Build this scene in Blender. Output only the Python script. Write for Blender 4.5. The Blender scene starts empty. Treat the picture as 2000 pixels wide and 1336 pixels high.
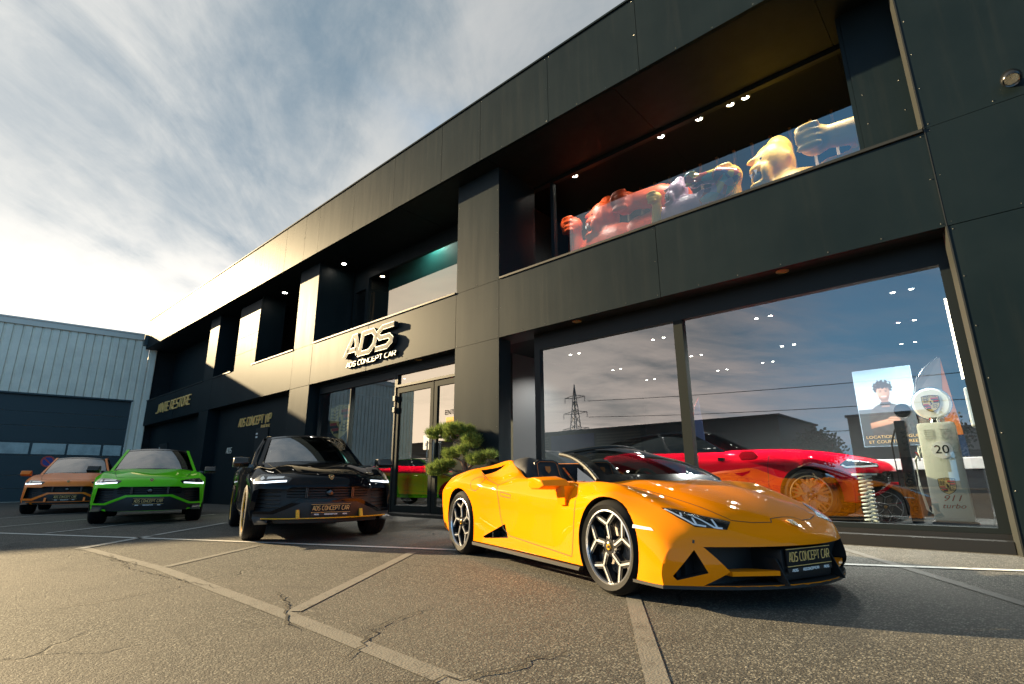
import bpy, bmesh, math, random
import numpy as np
from mathutils import Vector, Matrix
from mathutils.bvhtree import BVHTree
from mathutils.geometry import delaunay_2d_cdt
random.seed(7)
SC = bpy.context.scene
COL = SC.collection
R = math.radians

# ------------------------------------------------------------------ camera
cam_d = bpy.data.cameras.new('camera')
cam = bpy.data.objects.new('camera', cam_d)
COL.objects.link(cam)
SC.camera = cam
cam.location = (0, 0, 0.79)
YAW, PITCH, ROLL = R(-42.017), R(14.759), R(-0.348)
_f = Vector((math.sin(YAW) * math.cos(PITCH), math.cos(YAW) * math.cos(PITCH), math.sin(PITCH)))
_r = _f.cross(Vector((0, 0, 1))).normalized()
_u = _r.cross(_f)
_r2 = _r * math.cos(ROLL) + _u * math.sin(ROLL)
_u2 = -_r * math.sin(ROLL) + _u * math.cos(ROLL)
cam.rotation_euler = Matrix((_r2, _u2, -_f)).transposed().to_euler()
cam_d.sensor_width = 36.0
cam_d.lens = 1035.0 / 2000 * 36.0
cam_d.clip_start = 0.05
cam_d.clip_end = 3000

# ------------------------------------------------------------------ light
SUN = Vector((-1.0, -0.31, 0.326)).normalized()
EL = math.asin(SUN.z)
sun_d = bpy.data.lights.new('sun', 'SUN')
sun_d.energy = 5.0
sun_d.angle = R(0.6)
sun_d.color = (1.0, 0.76, 0.43)
sun = bpy.data.objects.new('sun', sun_d)
COL.objects.link(sun)
sun.rotation_euler = SUN.to_track_quat('Z', 'Y').to_euler()

world = bpy.data.worlds.new('World')
SC.world = world
world.use_nodes = True
wt = world.node_tree
wt.nodes.clear()

class NT:
    """tiny node helper"""
    def __init__(s, t): s.t = t
    def n(s, kind, **kw):
        nd = s.t.nodes.new(kind)
        for k, v in kw.items():
            if k == 'op': nd.operation = v
            else: setattr(nd, k, v)
        return nd
    def l(s, a, b): s.t.links.new(a, b)
    def val(s, sock, v):
        if isinstance(v, bpy.types.NodeSocket): s.l(v, sock)
        else: sock.default_value = v
    def math(s, op, a, b=None, c=None, clamp=False):
        nd = s.n('ShaderNodeMath', op=op); nd.use_clamp = clamp
        s.val(nd.inputs[0], a)
        if b is not None: s.val(nd.inputs[1], b)
        if c is not None: s.val(nd.inputs[2], c)
        return nd.outputs[0]
    def vmath(s, op, a, b=None):
        nd = s.n('ShaderNodeVectorMath', op=op)
        s.val(nd.inputs[0], a)
        if b is not None: s.val(nd.inputs[1], b)
        return nd.outputs['Value'] if op in ('DOT_PRODUCT', 'LENGTH') else nd.outputs[0]
    def noise(s, vec, scale, detail=3.0, rough=0.5, dist=0.0):
        nd = s.n('ShaderNodeTexNoise')
        if vec is not None: s.l(vec, nd.inputs['Vector'])
        nd.inputs['Scale'].default_value = scale
        nd.inputs['Detail'].default_value = detail
        nd.inputs['Roughness'].default_value = rough
        nd.inputs['Distortion'].default_value = dist
        return nd.outputs['Fac']
    def ramp(s, fac, lo, hi, a=0.0, b=1.0, smooth=True):
        nd = s.n('ShaderNodeMapRange')
        nd.interpolation_type = 'SMOOTHSTEP' if smooth else 'LINEAR'
        s.val(nd.inputs[0], fac)
        for i, v in ((1, lo), (2, hi), (3, a), (4, b)): nd.inputs[i].default_value = v
        return nd.outputs[0]
    def mix(s, fac, a, b, blend='MIX'):
        nd = s.n('ShaderNodeMix'); nd.data_type = 'RGBA'; nd.blend_type = blend
        s.val(nd.inputs[0], fac)
        s.val(nd.inputs[6], a if isinstance(a, bpy.types.NodeSocket) else tuple(a) + (1,) if len(a) == 3 else a)
        s.val(nd.inputs[7], b if isinstance(b, bpy.types.NodeSocket) else tuple(b) + (1,) if len(b) == 3 else b)
        return nd.outputs[2]

W = NT(wt)
SKY_STRENGTH = 0.05
sky = W.n('ShaderNodeTexSky')
sky.sky_type = 'NISHITA'
sky.sun_disc = False
sky.sun_elevation = EL
sky.sun_rotation = math.atan2(SUN.x, SUN.y)
sky.altitude = 100
sky.air_density = 1.0
sky.dust_density = 2.2
sky.ozone_density = 2.0
geo = W.n('ShaderNodeTexCoord')
dirv = W.vmath('NORMALIZE', geo.outputs['Generated'])
sep = W.n('ShaderNodeSeparateXYZ'); W.l(dirv, sep.inputs[0])
zc = W.math('ADD', W.math('MAXIMUM', sep.outputs[2], 0.0), 0.20)
cx = W.math('DIVIDE', sep.outputs[0], zc)
cy = W.math('DIVIDE', sep.outputs[1], zc)
def plane_vec(ax, ay, rot, off):
    c, s_ = math.cos(rot), math.sin(rot)
    u = W.math('ADD', W.math('MULTIPLY', W.math('ADD', W.math('MULTIPLY', cx, c), W.math('MULTIPLY', cy, s_)), ax), off)
    v = W.math('MULTIPLY', W.math('ADD', W.math('MULTIPLY', cx, -s_), W.math('MULTIPLY', cy, c)), ay)
    cb = W.n('ShaderNodeCombineXYZ'); W.l(u, cb.inputs[0]); W.l(v, cb.inputs[1])
    return cb.outputs[0]
n1 = W.noise(plane_vec(0.55, 0.9, R(-35), 2.3), 1.25, 9, 0.58, 0.6)
n2 = W.noise(plane_vec(0.8, 2.6, R(-50), 1.7), 1.3, 9, 0.64, 1.3)
n3 = W.noise(plane_vec(3.0, 5.0, R(-30), 0.4), 1.6, 7, 0.62, 0.8)
cl = W.math('ADD', W.math('ADD', W.math('MULTIPLY', n1, 0.66), W.math('MULTIPLY', n2, 0.26)), W.math('MULTIPLY', n3, 0.14))
cl = W.math('ADD', cl, W.ramp(sep.outputs[1], 0.28, 0.52, -0.03, 0.13))
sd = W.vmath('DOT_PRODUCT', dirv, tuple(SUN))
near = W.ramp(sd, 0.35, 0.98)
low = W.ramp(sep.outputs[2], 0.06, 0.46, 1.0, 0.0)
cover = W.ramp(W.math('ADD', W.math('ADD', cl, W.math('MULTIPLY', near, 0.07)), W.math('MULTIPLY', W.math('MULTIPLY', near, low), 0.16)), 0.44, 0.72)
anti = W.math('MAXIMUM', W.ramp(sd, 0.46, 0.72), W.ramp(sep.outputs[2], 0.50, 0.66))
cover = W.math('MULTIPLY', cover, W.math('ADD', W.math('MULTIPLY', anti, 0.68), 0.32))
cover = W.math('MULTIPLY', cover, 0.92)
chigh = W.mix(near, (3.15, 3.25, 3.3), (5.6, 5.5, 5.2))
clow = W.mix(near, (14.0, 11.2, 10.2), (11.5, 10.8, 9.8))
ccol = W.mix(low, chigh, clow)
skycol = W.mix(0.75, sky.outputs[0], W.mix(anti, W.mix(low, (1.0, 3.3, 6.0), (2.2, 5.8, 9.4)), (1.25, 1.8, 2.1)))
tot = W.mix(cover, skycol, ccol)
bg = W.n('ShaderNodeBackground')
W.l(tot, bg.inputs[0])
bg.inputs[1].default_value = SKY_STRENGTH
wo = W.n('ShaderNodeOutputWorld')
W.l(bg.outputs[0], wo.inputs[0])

vs = SC.view_settings
vs.view_transform = 'Standard'
vs.look = 'None'
vs.gamma = 1.0
vs.exposure = 1.72
vs.use_curve_mapping = False
SC.cycles.max_bounces = 8
SC.cycles.transparent_max_bounces = 12
SC.cycles.caustics_reflective = False
SC.cycles.caustics_refractive = False
SC.cycles.sample_clamp_indirect = 4.0
SC.cycles.use_denoising = True

# ------------------------------------------------------------------ materials
def new_mat(name):
    m = bpy.data.materials.new(name)
    m.use_nodes = True
    t = m.node_tree
    b = t.nodes['Principled BSDF']
    return m, NT(t), b

def mat(name, col, rough=0.5, metal=0.0, coat=0.0, spec=0.5, var=0.0, vscale=4.0, bump=0.0, bscale=60.0,
        emit=None, estr=0.0, coat_rough=0.03, rvar=0.0, sheen=0.0):
    m, N, b = new_mat(name)
    b.inputs['Base Color'].default_value = tuple(col) + (1,)
    b.inputs['Roughness'].default_value = rough
    b.inputs['Metallic'].default_value = metal
    b.inputs['Coat Weight'].default_value = coat
    b.inputs['Coat Roughness'].default_value = coat_rough
    b.inputs['Specular IOR Level'].default_value = spec
    tc = None
    if var or bump or rvar:
        tc = N.n('ShaderNodeTexCoord').outputs['Object']
    if var:
        f = N.noise(tc, vscale, 6, 0.6)
        dark = tuple(c * (1 - var) for c in col); lite = tuple(min(1, c * (1 + var)) for c in col)
        N.l(N.mix(N.ramp(f, 0.3, 0.7), dark, lite), b.inputs['Base Color'])
    if rvar:
        f = N.noise(tc, vscale * 1.7, 5, 0.6)
        N.l(N.ramp(f, 0.3, 0.7, max(0, rough - rvar), rough + rvar), b.inputs['Roughness'])
    if bump:
        f = N.noise(tc, bscale, 4, 0.6)
        bp = N.n('ShaderNodeBump'); bp.inputs['Strength'].default_value = bump; bp.inputs['Distance'].default_value = 0.004
        N.l(f, bp.inputs['Height']); N.l(bp.outputs[0], b.inputs['Normal'])
    if emit:
        b.inputs['Emission Color'].default_value = tuple(emit) + (1,)
        b.inputs['Emission Strength'].default_value = estr
    return m

def glass_mat(name, ior=1.7, tint=(0.75, 0.82, 0.82), gtint=(1, 1, 1), wave=0.0):
    m = bpy.data.materials.new(name); m.use_nodes = True
    t = m.node_tree; t.nodes.clear(); N = NT(t)
    tr = N.n('ShaderNodeBsdfTransparent'); tr.inputs[0].default_value = tuple(tint) + (1,)
    gl = N.n('ShaderNodeBsdfGlossy'); gl.inputs[0].default_value = tuple(gtint) + (1,); gl.inputs['Roughness'].default_value = 0.0
    fr = N.n('ShaderNodeFresnel'); gm = N.n('ShaderNodeNewGeometry')
    N.l(N.math('ADD', N.math('MULTIPLY', gm.outputs['Backfacing'], 1.0 / ior - ior), ior), fr.inputs[0])
    if wave:
        tc = N.n('ShaderNodeTexCoord').outputs['Object']
        f = N.noise(tc, 0.8, 1, 0.4)
        bp = N.n('ShaderNodeBump'); bp.inputs['Strength'].default_value = wave; bp.inputs['Distance'].default_value = 0.02
        N.l(f, bp.inputs['Height']); N.l(bp.outputs[0], gl.inputs['Normal'])
    mx = N.n('ShaderNodeMixShader'); o = N.n('ShaderNodeOutputMaterial')
    N.l(fr.outputs[0], mx.inputs[0]); N.l(tr.outputs[0], mx.inputs[1]); N.l(gl.outputs[0], mx.inputs[2]); N.l(mx.outputs[0], o.inputs[0])
    return m

def paint(name, col, flake=0.0, rough=0.35, metal=0.0, coat=0.6):
    m = mat(name, col, rough=0.5, metal=metal, coat=coat, spec=0.0)
    m.node_tree.nodes['Principled BSDF'].inputs['Coat IOR'].default_value = 1.38
    return m

M = {}
PANEL = dict(rough=0.42, f0=0.007, f1=0.062, blend=0.32)
def panel_mat():
    m = bpy.data.materials.new('dark composite cladding'); m.use_nodes = True
    t = m.node_tree; t.nodes.clear(); N = NT(t)
    tc = N.n('ShaderNodeTexCoord').outputs['Object']
    f = N.noise(tc, 0.8, 5, 0.6)
    g = N.noise(tc, 14, 6, 0.7)
    mp = N.n('ShaderNodeMapping'); mp.inputs['Scale'].default_value = (9, 9, 0.5); N.l(tc, mp.inputs[0])
    st = N.noise(mp.outputs[0], 1.0, 4, 0.6)
    c = N.mix(N.ramp(f, 0.3, 0.7), (0.006, 0.0125, 0.0155), (0.009, 0.0165, 0.0195))
    c = N.mix(N.math('MULTIPLY', N.ramp(st, 0.52, 0.75), 0.18), c, (0.022, 0.027, 0.027))
    sp = N.n('ShaderNodeTexVoronoi'); sp.inputs['Scale'].default_value = 7.0; N.l(tc, sp.inputs['Vector'])
    spot = N.math('MULTIPLY', N.ramp(sp.outputs['Distance'], 0.0, 0.06, 1.0, 0.0), N.ramp(g, 0.58, 0.68))
    c = N.mix(N.math('MULTIPLY', spot, 0.4), c, (0.10, 0.11, 0.10))
    d = N.n('ShaderNodeBsdfDiffuse'); N.l(c, d.inputs[0])
    gl = N.n('ShaderNodeBsdfGlossy'); gl.inputs[0].default_value = (1, 1, 1, 1)
    N.l(N.ramp(st, 0.3, 0.75, PANEL['rough'] - .02, PANEL['rough'] + .03), gl.inputs['Roughness'])
    lw = N.n('ShaderNodeLayerWeight'); lw.inputs[0].default_value = PANEL['blend']
    mx = N.n('ShaderNodeMixShader'); N.l(N.ramp(lw.outputs['Facing'], 0, 1, PANEL['f0'], PANEL['f1'], False), mx.inputs[0])
    N.l(d.outputs[0], mx.inputs[1]); N.l(gl.outputs[0], mx.inputs[2])
    o = N.n('ShaderNodeOutputMaterial'); N.l(mx.outputs[0], o.inputs[0])
    return m
M['panel'] = panel_mat()
M['panel_in'] = mat('dark recess lining', (0.009, 0.014, 0.016), 0.55, spec=0.2, var=0.2)
M['frame'] = mat('black window frame', (0.010, 0.015, 0.017), 0.5, spec=0.2)
M['mullion'] = mat('grey aluminium mullion', (0.016, 0.021, 0.021), 0.65, spec=0.08)
M['trim'] = mat('folded steel trim', (0.022, 0.024, 0.022), 0.5, spec=0.3)
M['rivet'] = mat('rivet steel', (0.12, 0.12, 0.115), 0.4, metal=0.8)
M['glass'] = glass_mat('shop window glass', 2.9, (0.72, 0.80, 0.80), (1.0, 0.96, 0.94), wave=0.012)
M['glass_bronze'] = glass_mat('bronze tinted entrance glass', 6.5, (0.70, 0.72, 0.70), (1.0, 0.84, 0.66), wave=0.012)
M['cglass'] = glass_mat('car glass', 3.5, (0.32, 0.38, 0.40))
M['cglass_dark'] = glass_mat('tinted car glass', 1.8, (0.06, 0.07, 0.08))
M['lens'] = glass_mat('headlight lens', 1.28, (0.9, 0.93, 0.95))
M['black'] = mat('satin black', (0.012, 0.013, 0.014), 0.45)
M['gloss_black'] = mat('gloss black plastic', (0.008, 0.009, 0.01), 0.22, coat=0.6)
M['void'] = mat('dark opening', (0.004, 0.004, 0.005), 0.8)
M['mesh'] = mat('black grille mesh', (0.012, 0.013, 0.014), 0.5, bump=0.5, bscale=160)
M['rubber'] = mat('tyre rubber', (0.005, 0.005, 0.0055), 0.75, spec=0.25, var=0.25, vscale=9)
M['chrome'] = mat('polished metal', (0.75, 0.76, 0.78), 0.12, metal=1.0)
M['alu'] = mat('diamond cut alloy', (0.82, 0.83, 0.86), 0.28, metal=0.85)
M['alloy_black'] = mat('gloss black alloy', (0.01, 0.011, 0.014), 0.25, coat=0.5)
M['bronze'] = mat('bronze alloy', (0.42, 0.29, 0.15), 0.28, metal=0.9)
M['disc'] = mat('drilled brake disc', (0.45, 0.40, 0.36), 0.38, metal=0.7, var=0.15, vscale=40)
M['red'] = mat('red caliper', (0.55, 0.01, 0.01), 0.3, coat=0.6)
M['yellow'] = mat('yellow accent paint', (0.75, 0.38, 0.0), 0.3, coat=0.8)
M['orange'] = paint('pearl orange paint', (0.92, 0.262, 0.003))
M['green'] = paint('bright green paint', (0.13, 0.60, 0.018))
M['carblack'] = paint('gloss black paint', (0.004, 0.005, 0.007), rough=0.25)
M['matorange'] = mat('satin orange paint', (0.95, 0.21, 0.008), 0.38, coat=0.35, coat_rough=0.3)
M['carred'] = paint('metallic red paint', (0.62, 0.003, 0.02))
M['leather'] = mat('black leather', (0.014, 0.015, 0.017), 0.5, bump=0.2, bscale=90)
M['fabric'] = mat('black soft top fabric', (0.02, 0.02, 0.022), 0.7, bump=0.25, bscale=220)
M['led'] = mat('daytime running light', (0.9, 0.92, 0.95), 0.3, emit=(0.86, 0.93, 1.0), estr=0.75)
M['led_off'] = mat('white light guide', (0.85, 0.87, 0.9), 0.3)
M['gold'] = mat('gold lettering', (0.92, 0.58, 0.19), 0.4)
M['white'] = mat('white enamel', (0.78, 0.78, 0.76), 0.35, coat=0.3)
M['cream'] = mat('cream letter face', (0.72, 0.68, 0.58), 0.4)
M['plate'] = mat('black number plate', (0.012, 0.013, 0.015), 0.5, spec=0.15)

def asphalt_mat():
    m, N, b = new_mat('worn asphalt')
    tc = N.n('ShaderNodeTexCoord').outputs['Object']
    big = N.noise(tc, 0.35, 5, 0.6)
    mid = N.noise(tc, 3.0, 5, 0.62)
    v = N.n('ShaderNodeTexVoronoi'); v.inputs['Scale'].default_value = 82; N.l(tc, v.inputs['Vector'])
    v2 = N.n('ShaderNodeTexVoronoi'); v2.inputs['Scale'].default_value = 210; N.l(tc, v2.inputs['Vector'])
    fine = N.noise(tc, 120, 3, 0.7)
    sepc = N.n('ShaderNodeSeparateColor'); N.l(v.outputs['Color'], sepc.inputs[0])
    c = N.mix(N.math('POWER', sepc.outputs[0], 2.2), (0.050, 0.050, 0.045), (0.32, 0.305, 0.255))
    c = N.mix(N.ramp(v.outputs['Distance'], 0.25, 0.75), c, (0.045, 0.044, 0.040))
    c = N.mix(N.math('MULTIPLY', N.ramp(big, 0.35, 0.68), 0.55), c, (0.120, 0.110, 0.094))
    c = N.mix(N.math('MULTIPLY', N.ramp(mid, 0.52, 0.75), 0.40), c, (0.052, 0.050, 0.046))
    stain = N.noise(tc, 0.9, 3, 0.5, 1.2)
    c = N.mix(N.math('MULTIPLY', N.ramp(stain, 0.60, 0.76), 0.40), c, (0.035, 0.035, 0.034))
    # hairline cracks
    wv = N.n('ShaderNodeMapping'); wv.inputs['Scale'].default_value = (1, 1, 1)
    dn = N.n('ShaderNodeTexNoise'); dn.inputs['Scale'].default_value = 1.6; dn.inputs['Detail'].default_value = 8; N.l(tc, dn.inputs['Vector'])
    dv = N.vmath('ADD', tc, N.vmath('MULTIPLY', dn.outputs['Color'], (1.1, 1.1, 0)))
    cr = N.n('ShaderNodeTexVoronoi'); cr.feature = 'DISTANCE_TO_EDGE'; cr.inputs['Scale'].default_value = 0.42; N.l(dv, cr.inputs['Vector'])
    line = N.math('MULTIPLY', N.ramp(cr.outputs['Distance'], 0.002, 0.009, 1.0, 0.0), N.ramp(N.noise(tc, 0.6, 3, 0.5), 0.5, 0.62))
    c = N.mix(N.math('MULTIPLY', line, 0.75), c, (0.018, 0.018, 0.017))
    N.l(c, b.inputs['Base Color'])
    b.inputs['Roughness'].default_value = 0.82
    b.inputs['Specular IOR Level'].default_value = 0.35
    h = N.math('ADD', N.math('MULTIPLY', N.ramp(v.outputs['Distance'], 0.0, 0.8, 1.0, 0.0), 0.55), N.math('MULTIPLY', N.ramp(v2.outputs['Distance'], 0.0, 0.8, 1.0, 0.0), 0.35))
    h = N.math('ADD', h, N.math('MULTIPLY', mid, 0.5))
    h = N.math('ADD', h, N.math('MULTIPLY', fine, 0.3))
    h = N.math('SUBTRACT', h, N.math('MULTIPLY', line, 1.5))
    bp = N.n('ShaderNodeBump'); bp.inputs['Strength'].default_value = 0.75; bp.inputs['Distance'].default_value = 0.0055
    N.l(h, bp.inputs['Height']); N.l(bp.outputs[0], b.inputs['Normal'])
    return m
M['asphalt'] = asphalt_mat()

def line_mat(name, col, wear, under=(0.085, 0.08, 0.07)):
    m, N, b = new_mat(name)
    tc = N.n('ShaderNodeTexCoord').outputs['Object']
    f = N.noise(tc, 7, 7, 0.7); g = N.noise(tc, 70, 4, 0.7)
    w = N.ramp(N.math('ADD', N.math('MULTIPLY', f, 0.6), N.math('MULTIPLY', g, 0.4)), wear - 0.07, wear + 0.07)
    N.l(N.mix(w, under, col), b.inputs['Base Color'])
    b.inputs['Roughness'].default_value = 0.75
    v = N.n('ShaderNodeTexVoronoi'); v.inputs['Scale'].default_value = 85; N.l(tc, v.inputs['Vector'])
    bp = N.n('ShaderNodeBump'); bp.inputs['Strength'].default_value = 0.35; bp.inputs['Distance'].default_value = 0.006
    N.l(v.outputs['Distance'], bp.inputs['Height']); N.l(bp.outputs[0], b.inputs['Normal'])
    return m
M['line_new'] = line_mat('white road paint', (0.62, 0.61, 0.57), 0.40)
M['line_old'] = line_mat('overpainted old line', (0.165, 0.157, 0.138), 0.43)
M['line_faint'] = line_mat('nearly worn away line', (0.115, 0.110, 0.098), 0.50)
M['line_mid'] = line_mat('faded white road paint', (0.40, 0.39, 0.36), 0.43)
M['crack'] = mat('crack in asphalt', (0.012, 0.012, 0.011), 0.95)

# ------------------------------------------------------------------ mesh helpers
class MB:
    def __init__(s): s.v = []; s.f = []; s.mi = []; s.cur = 0
    def add(s, vs, fs, mi=None):
        o = len(s.v); s.v += [tuple(v) for v in vs]; s.f += [tuple(i + o for i in f) for f in fs]
        s.mi += [s.cur if mi is None else mi] * len(fs)
        return s
    def box(s, x0, x1, y0, y1, z0, z1, mi=None):
        vs = [(x, y, z) for x in (x0, x1) for y in (y0, y1) for z in (z0, z1)]
        return s.add(vs, [(0, 1, 3, 2), (4, 6, 7, 5), (0, 4, 5, 1), (2, 3, 7, 6), (0, 2, 6, 4), (1, 5, 7, 3)], mi)
    def rbox(s, x0, x1, y0, y1, z0, z1, r=0.01, mi=None):
        """box with chamfered edges (24 verts)"""
        bm = bmesh.new()
        bmesh.ops.create_cube(bm, size=1)
        for v in bm.verts:
            v.co = Vector(((x0 + x1) / 2 + v.co.x * (x1 - x0), (y0 + y1) / 2 + v.co.y * (y1 - y0), (z0 + z1) / 2 + v.co.z * (z1 - z0)))
        bmesh.ops.bevel(bm, geom=bm.edges[:], offset=r, segments=2, affect='EDGES', profile=0.6)
        bm.verts.ensure_lookup_table()
        ix = {v: i for i, v in enumerate(bm.verts)}
        s.add([v.co[:] for v in bm.verts], [[ix[v] for v in f.verts] for f in bm.faces], mi)
        bm.free(); return s
    def prism(s, poly, fn, d0, d1, mi=None):
        """poly: 2D outline; fn(u, v, d) -> xyz"""
        n = len(poly)
        vs = [fn(u, v, d0) for u, v in poly] + [fn(u, v, d1) for u, v in poly]
        fs = [tuple(range(n))[::-1], tuple(range(n, 2 * n))] + [(i, (i + 1) % n, n + (i + 1) % n, n + i) for i in range(n)]
        return s.add(vs, fs, mi)
    def tube(s, path, r, seg=8, mi=None, cap=True, closed=False):
        P = [Vector(p) for p in path]; n = len(P); vs = []
        up = Vector((0, 0, 1))
        rr = r if hasattr(r, '__len__') else [r] * n
        for i, p in enumerate(P):
            if closed: t = P[(i + 1) % n] - P[i - 1]
            else: t = P[min(i + 1, n - 1)] - P[max(i - 1, 0)]
            t.normalize()
            a = t.cross(up)
            if a.length < 1e-3: a = t.cross(Vector((1, 0, 0)))
            a.normalize(); b = a.cross(t)
            for k in range(seg):
                an = 2 * math.pi * k / seg
                vs.append(p + (a * math.cos(an) + b * math.sin(an)) * rr[i])
        fs = []
        m = n if closed else n - 1
        for i in range(m):
            j = (i + 1) % n
            for k in range(seg):
                fs.append((i * seg + k, i * seg + (k + 1) % seg, j * seg + (k + 1) % seg, j * seg + k))
        if cap and not closed:
            fs.append(tuple(range(seg))[::-1]); fs.append(tuple(range((n - 1) * seg, n * seg)))
        return s.add(vs, fs, mi)
    def lathe(s, prof, seg=32, axis='z', o=(0, 0, 0), mi=None):
        """prof: (r, h) pairs"""
        vs = []; n = len(prof)
        for k in range(seg):
            a = 2 * math.pi * k / seg; c, sn = math.cos(a), math.sin(a)
            for r, h in prof:
                p = {'z': (r * c, r * sn, h), 'y': (r * c, h, r * sn), 'x': (h, r * c, r * sn)}[axis]
                vs.append((p[0] + o[0], p[1] + o[1], p[2] + o[2]))
        fs = []
        for k in range(seg):
            j = (k + 1) % seg
            for i in range(n - 1):
                fs.append((k * n + i, j * n + i, j * n + i + 1, k * n + i + 1))
        return s.add(vs, fs, mi)
    def ball(s, c, r, seg=16, ring=10, mi=None):
        rx, ry, rz = r if hasattr(r, '__len__') else (r, r, r)
        vs = [(c[0], c[1], c[2] + rz)]
        for i in range(1, ring):
            t = math.pi * i / ring
            for k in range(seg):
                a = 2 * math.pi * k / seg
                vs.append((c[0] + rx * math.sin(t) * math.cos(a), c[1] + ry * math.sin(t) * math.sin(a), c[2] + rz * math.cos(t)))
        vs.append((c[0], c[1], c[2] - rz)); fs = []
        for k in range(seg): fs.append((0, 1 + k, 1 + (k + 1) % seg))
        for i in range(ring - 2):
            for k in range(seg):
                a = 1 + i * seg + k; b2 = 1 + i * seg + (k + 1) % seg
                fs.append((a, a + seg, b2 + seg, b2))
        e = len(vs) - 1; o = 1 + (ring - 2) * seg
        for k in range(seg): fs.append((e, o + (k + 1) % seg, o + k))
        return s.add(vs, fs, mi)
    def mesh(s, name, mats, smooth=False, angle=30):
        me = bpy.data.meshes.new(name)
        me.from_pydata(s.v, [], s.f); me.validate()
        bm = bmesh.new(); bm.from_mesh(me)
        bmesh.ops.recalc_face_normals(bm, faces=bm.faces)
        bm.to_mesh(me); bm.free()
        for m in (mats if isinstance(mats, (list, tuple)) else [mats]): me.materials.append(M[m] if isinstance(m, str) else m)
        if len(s.mi) == len(me.polygons) and any(s.mi): me.polygons.foreach_set('material_index', s.mi)
        if smooth:
            me.polygons.foreach_set('use_smooth', [True] * len(me.polygons)); me.set_sharp_from_angle(angle=R(angle))
        return me
    def obj(s, name, mats, parent=None, smooth=False, angle=30, world=False):
        return put(name, s.mesh(name, mats, smooth, angle), parent, world)

def put(name, me, parent=None, world=False):
    o = bpy.data.objects.new(name, me); COL.objects.link(o)
    if parent is not None:
        o.parent = parent
        if world:   # mesh coordinates are world coordinates, ancestors are unrotated
            off = Vector((0, 0, 0)); p = parent
            while p is not None: off += p.location; p = p.parent
            o.location = -off
    return o

def empty(name, loc, rz=0.0):
    o = bpy.data.objects.new(name, None); COL.objects.link(o)
    o.location = loc; o.rotation_euler = (0, 0, rz); o.empty_display_size = 0.2
    return o

def tag(o, label=None, cat=None, group=None, kind=None):
    if label: o['label'] = label
    if cat: o['category'] = cat
    if group: o['group'] = group
    if kind: o['kind'] = kind
    return o

# ------------------------------------------------------------------ stroke lettering
GL = {
 'A': [[(0, 0), (.42, 1), (.62, 1), (1, 0)], [(.16, .30), (.86, .30)]],
 'B': [[(0, 0), (0, 1), (.8, 1), (.95, .85), (.95, .65), (.8, .52), (0, .52)], [(.8, .52), (1, .38), (1, .15), (.82, 0), (0, 0)]],
 'C': [[(1, 1), (.24, 1), (0, .76), (0, .24), (.24, 0), (1, 0)]],
 'D': [[(0, 0), (0, 1), (.7, 1), (1, .72), (1, .28), (.7, 0), (0, 0)]],
 'E': [[(1, 1), (0, 1), (0, 0), (1, 0)], [(0, .5), (.88, .5)]],
 'I': [[(.5, 0), (.5, 1)]],
 'J': [[(1, 1), (1, .22), (.78, 0), (0, 0)]],
 'N': [[(0, 0), (0, 1), (1, 0), (1, 1)]],
 'O': [[(.25, 0), (0, .25), (0, .75), (.25, 1), (.75, 1), (1, .75), (1, .25), (.75, 0), (.25, 0)]],
 'P': [[(0, 0), (0, 1), (.8, 1), (1, .84), (1, .58), (.8, .42), (0, .42)]],
 'R': [[(0, 0), (0, 1), (.8, 1), (1, .84), (1, .58), (.8, .42), (0, .42)], [(.5, .42), (1, 0)]],
 'S': [[(1, 1), (.22, 1), (0, .82), (0, .66), (.2, .5), (.8, .5), (1, .34), (1, .18), (.78, 0), (0, 0)]],
 'T': [[(0, 1), (1, 1)], [(.5, 1), (.5, 0)]],
 'U': [[(0, 1), (0, .2), (.2, 0), (.8, 0), (1, .2), (1, 1)]],
 'V': [[(0, 1), (.5, 0), (1, 1)]],
 'X': [[(0, 1), (1, 0)], [(0, 0), (1, 1)]],
 'H': [[(0, 0), (0, 1)], [(1, 0), (1, 1)], [(0, .5), (1, .5)]],
 'M': [[(0, 0), (0, 1), (.5, .3), (1, 1), (1, 0)]],
 'L': [[(0, 1), (0, 0), (1, 0)]],
}
def stroke(path, t):
    """outline strip of a 2D polyline with mitred joints: list of (left, right)"""
    P = [Vector(p) for p in path]
    closed = (P[0] - P[-1]).length < 1e-6
    if closed: P = P[:-1]
    n = len(P); out = []
    for i in range(n):
        a = P[i - 1] if (i or closed) else None
        c = P[(i + 1) % n] if (i < n - 1 or closed) else None
        d1 = (P[i] - a).normalized() if a is not None else None
        d2 = (c - P[i]).normalized() if c is not None else None
        if d1 is None: d1 = d2
        if d2 is None: d2 = d1
        n1_ = Vector((-d1.y, d1.x)); n2_ = Vector((-d2.y, d2.x))
        m = n1_ + n2_
        if m.length < 1e-4: m = n1_
        m.normalize(); k = 1 / max(0.5, m.dot(n1_))
        out.append((P[i] + m * t / 2 * k, P[i] - m * t / 2 * k))
    if closed: out.append(out[0])
    return out
def add_strokes(mb, paths, t, fn, d0, d1, mi=None):
    for p in paths:
        s_ = stroke(p, t); n = len(s_)
        vs = []
        for l, r_ in s_:
            vs += [fn(l.x, l.y, d0), fn(r_.x, r_.y, d0), fn(l.x, l.y, d1), fn(r_.x, r_.y, d1)]
        fs = []
        for i in range(n - 1):
            a = i * 4; b = a + 4
            fs += [(a, b, b + 1, a + 1), (a + 2, a + 3, b + 3, b + 2), (a, a + 2, b + 2, b), (a + 1, b + 1, b + 3, a + 3)]
        fs += [(0, 1, 3, 2), ((n - 1) * 4, (n - 1) * 4 + 2, (n - 1) * 4 + 3, (n - 1) * 4 + 1)]
        mb.add(vs, fs, mi)
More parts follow.
